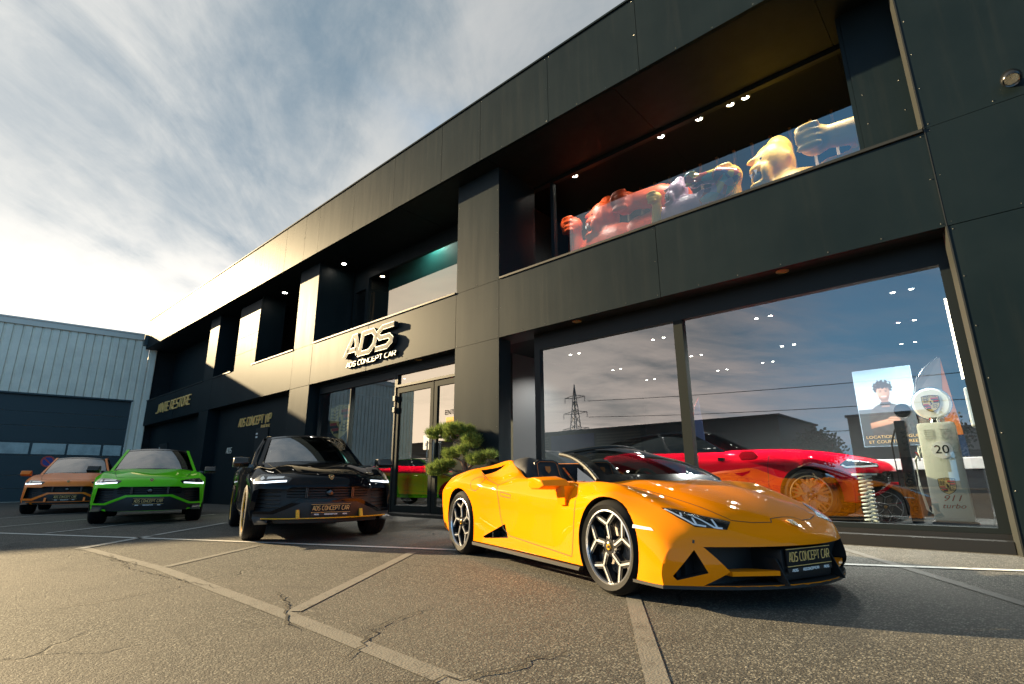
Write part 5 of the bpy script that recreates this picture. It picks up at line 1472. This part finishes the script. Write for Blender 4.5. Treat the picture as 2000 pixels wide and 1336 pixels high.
# ================================================================== things inside the showroom
M['crest_gold'] = mat('crest gold', (.62, .44, .16), .4, metal=.3)
M['crest_red'] = mat('crest red', (.45, .02, .02), .4)
def crest(parent, fn, w, h, back='crest_gold'):
    """quartered shield; fn(u, v, d) with u in -1..1, v in -1..1"""
    out = [(-1, .82), (-.5, .9), (0, .95), (.5, .9), (1, .82), (1, -.1), (.85, -.5), (.5, -.8), (0, -1), (-.5, -.8), (-.85, -.5), (-1, -.1)]
    mb = MB(); mb.prism(out, lambda u, v, d: fn(u, v, d), 0, .012, 0)
    mb.prism([(u * .93, v * .93) for u, v in out], lambda u, v, d: fn(u, v, d), .012, .014, 1)
    def quad(x0, x1, y0, y1, mi, d=.016): mb.prism([(x0, y0), (x1, y0), (x1, y1), (x0, y1)], lambda u, v, dd: fn(u, v, dd), .014, d, mi)
    for k in range(4): quad(.06, .90, .02 + k * .15, .02 + k * .15 + .145, 2 if k % 2 else 3)
    for k in range(4):
        y1 = -.05 - k * .15; x0 = -.88 + max(0, k - 1) * .17
        quad(x0, -.06, y1 - .145, y1, 3 if k % 2 else 2)
    for qx, qy in ((-.5, .35), (.45, -.32)):
        for k in range(3):
            add_strokes(mb, [[(qx - .33, qy + .18 - k * .17), (qx, qy + .10 - k * .17), (qx + .33, qy + .22 - k * .17)], [(qx - .15, qy + .15 - k * .17), (qx - .2, qy + .25 - k * .17)], [(qx + .12, qy + .14 - k * .17), (qx + .1, qy + .25 - k * .17)]], .05, lambda u, v, d: fn(u, v, d), .014, .017, 3)
    mb.prism([(a * .30, b * .36 + .02) for a, b in out], lambda u, v, d: fn(u, v, d), .016, .020, 1)
    mb.prism([(-.10, -.2), (-.02, -.02), (-.12, .12), (-.02, .25), (.06, .20), (.05, .08), (.16, .02), (.10, -.1), (.14, -.24), (.04, -.14)], lambda u, v, d: fn(u, v, d), .020, .023, 3)
    o = mb.obj('crest', ['black', back, 'crest_red', 'black'], parent)
    me = text_mesh('PORSCHE', .27, lambda x, y, z: fn(x, y + .73, .0165 + z), .003, 'black', 1.35)
    put('lettering', me, o)
    return o
cs = empty('crest_sign', (-14.6, 8.45, 2.58)); tag(cs, 'large quartered shield crest sign inside the window behind the black car', 'sign')
crest(cs, lambda u, v, d: (u * .62, -d, v * .56), 1, 1)

# fuel pump
fp = empty('fuel_pump', (-.61, 9.62, .20)); tag(fp, 'vintage pale fuel pump with round white globe and number 20 behind the window', 'fuel pump')
M['pump'] = mat('pale grey green enamel', (.60, .61, .53), .3, coat=.4)
MB().rbox(-.215, .215, -.14, .14, .03, 1.36, .05).obj('cabinet', 'pump', fp, smooth=True)
MB().box(-.24, .24, -.16, .16, 0, .03).obj('base', 'black', fp)
MB().lathe([(0, -.06), (.20, -.055), (.225, -.02), (.225, .02), (.20, .055), (0, .06)], 32, 'y', (0, 0, 1.63)).obj('globe', 'white', fp, smooth=True)
MB().lathe([(.226, -.02), (.236, -.02), (.236, .02), (.226, .02)], 32, 'y', (0, 0, 1.63)).obj('globe_ring', 'chrome', fp, smooth=True)
MB().lathe([(.08, 1.36), (.06, 1.40), (.07, 1.43)], 18, 'z').obj('globe_neck', 'chrome', fp, smooth=True)
crest(fp, lambda u, v, d: (u * .10, -.062 - d * .5, 1.63 + v * .125), 1, 1)
crest(fp, lambda u, v, d: (u * .095, -.141 - d * .5, .50 + v * .115), 1, 1)
dk = MB().lathe([(0, -.148), (.118, -.148), (.118, -.140)], 30, 'y', (.02, 0, .98)).obj('number_disc', 'white', fp)
put('lettering', text_mesh('20', .16, lambda x, y, z: (.02 + x, -.1495, .98 + y), .002, 'black', 1.05), dk)
put('lettering', text_mesh('911', .11, lambda x, y, z: (x + .02, -.142, .335 + y), .002, 'sign_red', 1.3, .35), fp)
put('lettering', text_mesh('turbo', .085, lambda x, y, z: (x + .02, -.142, .235 + y), .002, 'sign_red', 1.3, .35), fp)
mb = MB()
for c_ in (-.09, .09):
    for k in range(5): mb.rbox(c_ - .055, c_ + .055, -.147, -.14, 1.14 + k * .028, 1.152 + k * .028, .003)
mb.obj('louvres', 'pump', fp)
MB().tube([(-.22, -.05, .98), (-.30, -.06, .86), (-.31, -.06, .5), (-.27, -.06, .18), (-.22, -.06, .12), (-.20, -.04, .3)], .016, 8).obj('hose', 'pump', fp, smooth=True)
MB().tube([(-.235, -.05, 1.05), (-.27, -.06, .96), (-.25, -.08, .84)], [.02, .028, .016], 8).obj('nozzle', 'chrome', fp, smooth=True)
# vertical banner tower
tw = empty('tyre_inflator', (-1.02, 9.62, .20)); tag(tw, 'slim black post with vertical white PORSCHE letters left of the fuel pump', 'display post')
MB().rbox(-.07, .07, -.06, .06, 0, 1.42, .02).obj('post', 'gloss_black', tw)
MB().lathe([(0, -.05), (.10, -.045), (.11, 0), (.10, .045), (0, .05)], 26, 'y', (.06, 0, 1.56)).obj('dial', 'gloss_black', tw, smooth=True)
for k, chh in enumerate('PORSCHE'):
    put('lettering', text_mesh(chh, .085, lambda x, y, z: (x, -.063, .64 - k * .078 + y), .003, 'white', 1.2), tw)
MB().tube([(-.07, -.02, 1.3), (-.14, -.04, 1.1), (-.13, -.04, .5), (-.09, -.04, .1)], .012, 6).obj('air_hose', 'rubber', tw, smooth=True)
# spring sculpture
spg = empty('spring_stand', (-1.46, 8.93, .20)); tag(spg, 'white stacked coil spring stand on the floor right behind the window', 'display stand')
mb = MB(); pts = []
for k in range(12 * 20 + 1):
    a = 2 * math.pi * k / 20; pts.append((.075 * math.cos(a), .075 * math.sin(a), .03 + .60 * k / 240))
mb.tube(pts, .013, 7); mb.obj('coil', 'white', spg, smooth=True)
MB().lathe([(0, .67), (.15, .67), (.15, .645), (0, .645)], 24, 'z').obj('top_plate', 'white', spg)
MB().lathe([(0, .02), (.13, .02), (.13, 0), (0, 0)], 24, 'z').obj('foot_plate', 'white', spg)
MB().tube([(0, 0, .0), (0, 0, .66)], .02, 10).obj('core_rod', 'chrome', spg, smooth=True)
# counter
ct = empty('reception_counter', (-1.3, 11.4, .20)); tag(ct, 'white topped reception counter across the back of the showroom', 'counter')
MB().rbox(-1.0, 1.1, -.3, .3, .74, .92, .01).obj('counter_top', 'white', ct)
MB().box(-.95, 1.05, -.2, .26, 0, .74).obj('counter_front', 'black', ct)
# portrait poster (flat print)
ps = empty('portrait_poster', (-1.42, 12.0, 2.1)); tag(ps, 'tall poster of a dark haired man in a dark top on pale blue background', 'poster')
M['print_sky'] = mat('poster sky print', (.42, .62, .78), .5, emit=(.42, .62, .78), estr=.08)
M['print_low'] = mat('poster grey print', (.06, .08, .09), .5, emit=(.06, .09, .11), estr=.3)
M['print_skin'] = mat('poster skin print', (.55, .33, .24), .5, emit=(.55, .33, .24), estr=.3)
M['print_hair'] = mat('poster hair print', (.02, .015, .012), .5)
M['print_top'] = mat('poster dark top print', (.025, .03, .036), .5, emit=(.03, .045, .06), estr=.2)
M['print_text'] = mat('poster lettering print', (.7, .55, .3), .5, emit=(.7, .55, .3), estr=.3)
bd = MB().box(-.46, .46, 0, .03, -.72, .72).obj('poster_board', 'print_sky', ps)
def flat(name, poly, d, m): MB().prism(poly, lambda u, v, dd: (u, -dd, v), d, d + .002).obj(name, m, bd)
def portrait(nx=74, nz=116):
    X, Z = np.meshgrid(np.linspace(-.455, .455, nx), np.linspace(-.715, .715, nz))
    rg = np.random.RandomState(4)
    def sm(d, w=.012): return 1 / (1 + np.exp(np.clip(d / w * 4, -40, 40)))
    def el(cx_, cz_, a, b): return (np.sqrt(((X - cx_) / a) ** 2 + ((Z - cz_) / b) ** 2) - 1) * min(a, b)
    C = np.zeros((nz, nx, 3)); tt = np.clip((Z + .05) / .75, 0, 1)[..., None]
    C[:] = (1 - tt) * np.array([.62, .74, .80]) + tt * np.array([.30, .55, .76])
    def over(mask, col): C[:] = C * (1 - mask[..., None]) + mask[..., None] * np.asarray(col)
    over(sm(Z + .02, .01), np.array([.055, .08, .095]) + 0 * C)
    sh = np.maximum(el(0, -.28, .30, .36), -(Z + .9))
    tor = sm(np.minimum(el(-.01, -.18, .285, .25), np.maximum(np.abs(X + .01) - .275, Z + .12)), .012) * sm(-(Z + .52), .03)
    fold = .5 + .5 * np.sin(X * 31 + 4 * np.sin(Z * 13))
    over(tor, (np.array([.020, .028, .034]) + (fold * .018 + np.clip(.12 + X * -.22, 0, .1) * .35)[..., None]))
    over(sm(np.maximum(np.abs(X + .015) - .062, np.abs(Z - .10) - .10)), np.array([.36, .20, .14]) + 0 * C)
    over(sm(np.maximum(np.abs(X + .012) - .085, np.abs(Z - .055) - .035)), np.array([.022, .028, .034]) + 0 * C)
    lump = .012 * np.sin(X * 95) + .010 * np.sin(X * 57 + Z * 80) + .008 * np.cos(Z * 120 + X * 40)
    over(sm(el(-.02, .365, .150, .135) + lump, .010), np.array([.022, .016, .013]) + (np.clip(lump, 0, 1) * 2.2)[..., None])
    face = sm(el(-.018, .262, .104, .142), .008)
    shade = np.clip(.72 - (X + .018) * 2.6 + (Z - .26) * .6, .35, 1.05)
    over(face, np.array([.60, .36, .26]) * shade[..., None])
    over(sm(el(-.02, .405, .118, .062) + lump * .9, .010), np.array([.024, .017, .014]) + 0 * C)
    over(.75 * sm(np.maximum(el(-.018, .165, .085, .062), -el(-.018, .205, .06, .05)), .012), np.array([.16, .09, .065]) + 0 * C)
    for ex in (-.060, .026):
        over(.85 * sm(el(ex, .283, .019, .009), .006), np.array([.06, .035, .03]) + 0 * C)
        over(.8 * sm(el(ex, .308, .028, .007), .006), np.array([.05, .03, .022]) + 0 * C)
    over(.5 * sm(el(-.008, .238, .016, .014), .008), np.array([.34, .18, .13]) + 0 * C)
    over(.9 * sm(el(-.018, .192, .038, .011), .006), np.array([.80, .74, .70]) + 0 * C)
    over(.6 * sm(el(-.018, .180, .040, .006), .006), np.array([.35, .13, .11]) + 0 * C)
    arm = sm(np.maximum(np.abs(Z + .30 - (X + .12) * .22) - .050, np.abs(X + .12) - .18), .010)
    over(arm, np.array([.55, .33, .24]) * np.clip(.9 + (Z + .30) * 4, .5, 1.1)[..., None])
    hand = sm(el(.075, -.245, .095, .062), .010)
    over(hand, np.array([.58, .35, .26]) * np.clip(.85 + .35 * np.sin(Z * 150 + X * 20), .55, 1.1)[..., None])
    me = bpy.data.meshes.new('portrait_print')
    vs = [(x, -.002, z) for x, z in zip(X.ravel(), Z.ravel())]
    fs = [(a * nx + b, a * nx + b + 1, (a + 1) * nx + b + 1, (a + 1) * nx + b) for a in range(nz - 1) for b in range(nx - 1)]
    me.from_pydata(vs, [], fs)
    at = me.color_attributes.new('ink', 'FLOAT_COLOR', 'POINT')
    at.data.foreach_set('color', np.concatenate([np.clip(C * .62, 0, 1).reshape(-1, 3), np.ones((nx * nz, 1))], 1).astype(np.float32).ravel())
    m, N, b = new_mat('lit portrait print'); a_ = N.n('ShaderNodeAttribute'); a_.attribute_name = 'ink'
    N.l(a_.outputs['Color'], b.inputs['Base Color']); N.l(a_.outputs['Color'], b.inputs['Emission Color']); b.inputs['Emission Strength'].default_value = .10; b.inputs['Roughness'].default_value = .5
    me.materials.append(m); return me
put('portrait_print', portrait(), bd)
for i_, (tx, zz) in enumerate((('LOCATION LONGUE', -.55), ('ET COURTE DUREE', -.64))):
    put('lettering', text_mesh(tx, .075, lambda x, y, z: (x, -.006, zz + y), .002, 'print_text', 1.15), bd)
# feather flag
ff = empty('feather_flag', (-.62, 9.95, .2)); tag(ff, 'grey and orange feather flag standing behind the fuel pump', 'flag')
M['flag_grey'] = mat('flag grey cloth', (.20, .19, .18), .7); M['flag_orange'] = mat('flag orange cloth', (.55, .18, .05), .7); M['flag_blue'] = mat('flag blue cloth', (.02, .05, .14), .7)
arc = [(-.20, 1.2), (-.20, 1.75), (-.13, 2.02), (.0, 2.2), (.16, 2.33), (.20, 2.33)]
MB().prism(arc + [(.08, 1.2)], lambda u, v, d: (u, d + .02 * math.sin(v * 5), v), -.002, .002).obj('cloth', 'flag_grey', ff)
MB().prism([(.08, 1.2), (.28, 1.2), (.22, 2.0), (.20, 2.30)], lambda u, v, d: (u, d + .02 * math.sin(v * 5), v), -.003, .003).obj('cloth', 'flag_orange', ff)
MB().prism([(-.2, .9), (.30, .9), (.28, 1.2), (-.2, 1.2)], lambda u, v, d: (u, d, v), -.003, .003).obj('cloth', 'flag_blue', ff)
MB().tube([(-.21, 0, 0), (-.21, 0, 1.75), (-.14, 0, 2.03), (-.01, 0, 2.21), (.16, 0, 2.345)], .012, 6).obj('pole', 'chrome', ff, smooth=True)
put('lettering', text_mesh('SION', .15, lambda x, y, z: (-.07 - y, -.02, 1.72 + x), .002, 'flag_blue', 1.1), ff)
put('lettering', text_mesh('MIUM', .15, lambda x, y, z: (.08 - y, -.025, 1.66 + x), .002, 'flag_blue', 1.1), ff)
f2 = empty('feather_flag', (-4.05, 9.3, .2)); tag(f2, 'dark narrow feather flag just right of the window mullion', 'flag')
MB().prism([(.02, 1.1), (.02, 1.55), (.10, 1.9), (.18, 2.02), (.22, 1.5), (.24, 1.1)], lambda u, v, d: (u, d, v), -.003, .003).obj('cloth', 'flag_blue', f2)
MB().tube([(.02, 0, 0), (.02, 0, 1.55), (.10, 0, 1.9), (.18, 0, 2.03)], .012, 6).obj('pole', 'chrome', f2, smooth=True)
# wall light strip
M['tube_on'] = mat('lit tube', (1, .9, .75), .4, emit=(1, .82, .6), estr=3.0)
lt = empty('light_tube', (-.20, 9.35, 2.1)); tag(lt, 'tall slim lit tube on the right inner wall of the big window', 'lamp')
MB().tube([(0, 0, 0), (0, 0, 1.15)], .014, 8).obj('tube', 'tube_on', lt); MB().box(.02, .05, -.03, .03, -.05, 1.2).obj('tube_rail', 'white', lt)
wb_ = empty('wall_heater', (-.16, 9.4, 1.45)); tag(wb_, 'white box unit on the right inner wall below the slim tube', 'wall unit')
MB().rbox(-.06, .06, -.15, .15, 0, .52, .02).obj('casing', 'white', wb_); MB().box(-.066, -.06, -.12, .12, .24, .25).obj('casing_joint', 'black', wb_)
# stickers on the doors
nt = empty('paper_notice', (-10.30, 8.305, 1.55)); tag(nt, 'white paper notice taped inside the left entrance door', 'notice')
MB().box(-.12, .12, 0, .004, 0, .34).obj('sheet', 'white', nt); MB().box(-.05, .05, -.001, 0, .08, .16).obj('print', 'print_low', nt)
ns2 = empty('door_notice', (-9.35, 8.305, 2.02)); tag(ns2, 'small yellow notice with white letters on the right entrance door', 'notice')
MB().box(-.25, .2, 0, .004, 0, .25).obj('sheet', 'yellow', ns2)
put('lettering', text_mesh('ENTREE', .16, lambda x, y, z: (x, 0, .36 + y), .002, 'white', 1.1), ns2)

# ------------------------------------------------------------------ statues on the upper floor
def blob_mesh(name, balls, tubes, m, vox=.02, smooth=4):
    mb = MB()
    for c, r_ in balls: mb.ball(c, r_, 18, 12)
    for p, r_ in tubes:
        mb.tube(p, r_, 12)
        rr = r_ if hasattr(r_, '__len__') else [r_] * len(p)
        for q, k in zip(p, rr): mb.ball(q, k, 14, 10)
    me = mb.mesh(name, m); ob = bpy.data.objects.new('t', me); COL.objects.link(ob)
    md = ob.modifiers.new('r', 'REMESH'); md.mode = 'VOXEL'; md.voxel_size = vox
    ms = ob.modifiers.new('s', 'SMOOTH'); ms.iterations = smooth; ms.factor = .5
    dg = bpy.context.evaluated_depsgraph_get(); dg.update()
    out = bpy.data.meshes.new_from_object(ob.evaluated_get(dg)); out.name = name
    bpy.data.objects.remove(ob)
    out.materials.clear(); out.materials.append(M[m]); out.polygons.foreach_set('use_smooth', [True] * len(out.polygons))
    return out
def statue(loc, rz, s, m, label, fist_m=None, arm_m=None, extra=None):
    o = empty('gorilla_statue', loc, rz); o.scale = (s,) * 3
    hr = -.62
    def hd(p): c_, s__ = math.cos(hr), math.sin(hr); return (p[0] * c_ - p[1] * s__, p[0] * s__ + p[1] * c_, p[2])
    body = [((0, .05, 1.02), (.50, .32, .34)), ((0, .0, 1.30), (.56, .32, .34)), ((.50, 0, 1.38), (.22, .22, .22)), ((-.50, 0, 1.38), (.22, .22, .22)), ((0, -.04, 1.50), (.24, .2, .16))]
    body += [(hd(c_), r_) for c_, r_ in [((0, -.10, 1.76), (.225, .225, .26)), ((0, -.02, 1.93), (.15, .16, .20)), ((0, -.26, 1.835), (.17, .06, .045)), ((0, -.27, 1.70), (.13, .10, .07)), ((.10, -.27, 1.60), (.05, .10, .12)), ((-.10, -.27, 1.60), (.05, .10, .12)), ((0, -.29, 1.49), (.13, .10, .05)), ((.22, -.06, 1.75), (.03, .035, .06)), ((-.22, -.06, 1.75), (.03, .035, .06))]]
    put('body', blob_mesh('body', body, [], m), o)
    # extended arm on +x, raised fist on -x
    def fist(cx_, cy_, cz_, k_=1.0):
        return [((cx_, cy_, cz_), (.15 * k_, .13 * k_, .15 * k_))] + [((cx_ - .02 * k_, cy_ - .11 * k_, cz_ + (.105 - .07 * q) * k_), (.12 * k_, .055 * k_, .034 * k_)) for q in range(4)] + [((cx_ - .10 * k_, cy_ - .10 * k_, cz_ + .02), (.035 * k_, .08 * k_, .09 * k_))]
    put('arm', blob_mesh('arm', fist(.43, -.24, 1.75, 1.1), [([(.54, -.20, 1.75), (.90, -.10, 1.72), (1.12, -.02, 1.62)], [.12, .155, .165]), ([(1.12, -.02, 1.62), (.85, .05, 1.46), (.52, .0, 1.36)], [.165, .19, .22])], arm_m or m), o)
    put('arm', blob_mesh('arm', fist(-.50, -.26, 1.74), [([(-.50, -.22, 1.62), (-.55, -.16, 1.28), (-.60, -.08, 1.08)], [.10, .13, .14]), ([(-.60, -.08, 1.08), (-.58, 0, 1.25), (-.50, 0, 1.38)], [.14, .16, .2])], fist_m or m), o)
    mc = hd((0, -.285, 1.585))
    MB().ball(mc, (.075, .075, .085), 14, 8).obj('mouth', 'void', o, smooth=True)
    for x_ in (-.045, .045):
        t_ = hd((x_, -.365, 1.655)); MB().prism([(t_[0] - .016, 0), (t_[0] + .016, 0), (t_[0], -.055)], lambda u, v, d: (u, d, t_[2] + v), t_[1] - .008, t_[1] + .008).obj('tooth', 'white', o)
    for x_ in (-.075, .075): MB().ball(hd((x_, -.295, 1.785)), .020, 10, 8).obj('eye', 'void', o, smooth=True)
    tag(o, label, 'statue', 'animal statues on the upper floor')
    return o
M['st_yellow'] = mat('glossy yellow resin', (.80, .43, .02), .5)
M['st_orange'] = mat('glossy orange resin', (.70, .08, .012), .5)
M['st_lilac'] = mat('lilac resin', (.42, .26, .36), .45)
M['st_teal'] = mat('teal and yellow patterned resin', (.05, .35, .34), .25, coat=.6)
def patch_mat(name, cols, scale):
    m, N, b = new_mat(name)
    v = N.n('ShaderNodeTexVoronoi'); v.inputs['Scale'].default_value = scale; N.l(N.n('ShaderNodeTexCoord').outputs['Object'], v.inputs['Vector'])
    s_ = N.n('ShaderNodeSeparateColor'); N.l(v.outputs['Color'], s_.inputs[0])
    r_ = N.n('ShaderNodeValToRGB'); N.l(s_.outputs[0], r_.inputs[0]); r_.color_ramp.interpolation = 'CONSTANT'
    els = r_.color_ramp.elements
    while len(els) < len(cols): els.new(.5)
    for i, c in enumerate(cols): els[i].position = i / len(cols); els[i].color = tuple(c) + (1,)
    N.l(r_.outputs[0], b.inputs['Base Color']); b.inputs['Roughness'].default_value = .25; b.inputs['Coat Weight'].default_value = .6
    return m
M['st_patch'] = patch_mat('patterned resin', [(.05, .30, .32), (.65, .45, .05), (.03, .03, .12), (.42, .28, .36), (.5, .08, .04)], 7)
statue((-2.20, 10.45, 3.74), -.12, 1.73, 'st_yellow', 'big glossy yellow gorilla statue with clenched fists at the right end upstairs')
statue((-4.08, 10.0, 4.99), -.12, 1.0, 'st_lilac', 'smaller patterned gorilla statue with lilac face between the other two upstairs', 'st_yellow', 'st_patch')
statue((-6.25, 10.70, 4.12), -.10, 1.73, 'st_orange', 'glossy orange red gorilla statue at the left end upstairs')
for x, y, h, w_, lb in ((-4.08, 10.0, .78, .45, 'dark plinth under the smaller patterned statue'), (-6.25, 10.7, .39, .9, 'low dark plinth under the orange red statue')):
    tag(MB().rbox(x - w_, x + w_, y - .5, y + .5, 4.90, 4.90 + h, .02).obj('plinth', 'black'), lb, 'plinth')
M['slat'] = mat('oak slat', (.22, .12, .05), .5)
for k in range(17):
    x = -7.4 + k * .40
    MB().box(x, x + .055, 11.45, 11.53, 4.90, 8.2).obj('wall_slat', 'slat', show, world=True)
for k in range(4):
    x = -15.6 + k * .12
    MB().box(x, x + .03, 9.7, 9.76, 4.9, 7.2).obj('wall_slat', 'slat', show, world=True)

# ================================================================== across the street (seen in the window reflections)
M['shed'] = mat('dark industrial shed', (.018, .022, .022), .6, var=.2)
M['shed_slat'] = mat('shed grey louvre', (.08, .08, .06), .6)
M['shed_blue'] = mat('shed blue panel', (.01, .02, .12), .5)
sh = empty('industrial_shed', (-46, -30, 0)); tag(sh, 'long low dark industrial shed across the street mirrored in the shop window', 'building')
MB().box(-34, 33, -12, 0, 0, 5.9).box(-34.2, 33.2, -12.2, .2, 5.9, 6.05).obj('wall', 'shed', sh)
for x0, x1 in ((5.2, 9.2), (15.5, 20.5)):
    mb = MB()
    for k in range(14): mb.box(x0, x1, .02, .08, 1.6 + k * .29, 1.75 + k * .29)
    mb.obj('louvre', 'shed_slat', sh)
MB().box(9.6, 15.2, .02, .08, 1.2, 5.6).obj('blue_panel', 'shed_blue', sh)
MB().box(-2, 4.2, .02, .06, 0, 4.6).obj('glazed_entrance', 'frame', sh)
M['house'] = mat('pale rendered wall', (.45, .43, .40), .8)
for i, (x, y, w_, h_, lb) in enumerate(((4, -48, 14, 5.0, 'pale low flat roofed building across the street mirrored at right'), (-9, -62, 8, 8, 'grey block building rising behind the dark shed in the reflection'))):
    b_ = empty('house', (x, y, 0)); tag(b_, lb, 'building')
    MB().box(-w_ / 2, w_ / 2, -4, 4, 0, h_).obj('wall', 'house' if i == 0 else 'shed_slat', b_); MB().box(-w_ / 2 - .2, w_ / 2 + .2, -4.2, 4.2, h_, h_ + .3).obj('roof', 'shed', b_)
    for k in range(3): MB().box(-w_ / 2 + 1 + k * 3.2, -w_ / 2 + 2.4 + k * 3.2, 4.0, 4.05, 1.5, 3.2).obj('window', 'frame', b_)
M['pylon'] = mat('galvanised lattice steel', (.10, .105, .11), .5, metal=.4)
py = empty('electricity_pylon', (-118, -150, 0)); tag(py, 'lattice electricity pylon with three crossarms on the horizon mirrored in the left pane', 'pylon')
mb = MB()
hw = lambda z: 3.2 - 2.6 * min(1, z / 30)
for sx_ in (-1, 1):
    for sy_ in (-1, 1): mb.tube([(sx_ * hw(z), sy_ * hw(z), z) for z in (0, 10, 20, 30)] + [(0, 0, 37)], .16, 4)
zz = [0, 4, 8, 12, 15.5, 19, 22, 25, 28, 31]
for a, b in zip(zz[:-1], zz[1:]):
    for sy_ in (-1, 1):
        for s_ in (-1, 1):
            mb.tube([(s_ * hw(a), sy_ * hw(a), a), (-s_ * hw(b), sy_ * hw(b), b)], .08, 4); mb.tube([(sy_ * hw(a), s_ * hw(a), a), (sy_ * hw(b), -s_ * hw(b), b)], .08, 4)
mb.obj('tower', 'pylon', py)
for z, L_ in ((20, 6), (26, 5.4), (32, 4.6)):
    mb = MB()
    for s_ in (-1, 1):
        mb.tube([(0, 0, z + .9), (s_ * L_, 0, z)], .12, 4).tube([(0, 0, z - .5), (s_ * L_, 0, z)], .12, 4).tube([(s_ * L_, 0, z), (s_ * L_, 0, z - 2)], .12, 5)
    mb.obj('crossarm', 'pylon', py)
for k, (z, lb) in enumerate(((18, 'lowest'), (24, 'middle'), (30, 'topmost'))):
    pts = []
    for q in range(25):
        t = q / 24; pts.append((-112 + 330 * t, -150 + 40 * t, z - 7 * 4 * t * (1 - t)))
    tag(MB().tube(pts, .09, 4).obj('power_line', 'black'), lb + ' power line running from the pylon in the reflection', 'power line')
M['leaf'] = mat('dark tree leaves', (.035, .055, .025), .7, var=.4, vscale=1.5)
rt_ = random.Random(5)
def small_tree(x, y, h, lb):
    o = empty('tree', (x, y, 0)); tag(o, lb, 'tree')
    MB().tube([(0, 0, 0), (.1, 0, h * .4), (0, .1, h * .75)], [.16, .12, .05], 8).obj('trunk', 'bark', o, smooth=True)
    vs = []; fs = []
    for k in range(2600):
        p = Vector((rt_.gauss(0, .38), rt_.gauss(0, .38), rt_.gauss(0, .36)))
        if p.length > 1: continue
        q = Vector((p.x * h * .42, p.y * h * .42, h * .66 + p.z * h * .36)); a = Vector((rt_.uniform(-1, 1), rt_.uniform(-1, 1), rt_.uniform(-1, 1))).normalized() * .16; b = a.cross(Vector((rt_.uniform(-1, 1), rt_.uniform(-1, 1), rt_.uniform(-1, 1)))).normalized() * .10
        i = len(vs); vs += [(q - a)[:], (q + b)[:], (q + a)[:], (q - b)[:]]; fs.append((i, i + 1, i + 2, i + 3))
    me = bpy.data.meshes.new('crown'); me.from_pydata(vs, [], fs); me.materials.append(M['leaf']); put('crown', me, o)
small_tree(-11.0, -33, 5.0, 'bushy tree at the end of the dark shed in the reflection')
small_tree(-3.5, -38, 6.2, 'smaller tree standing apart in the reflection at right')
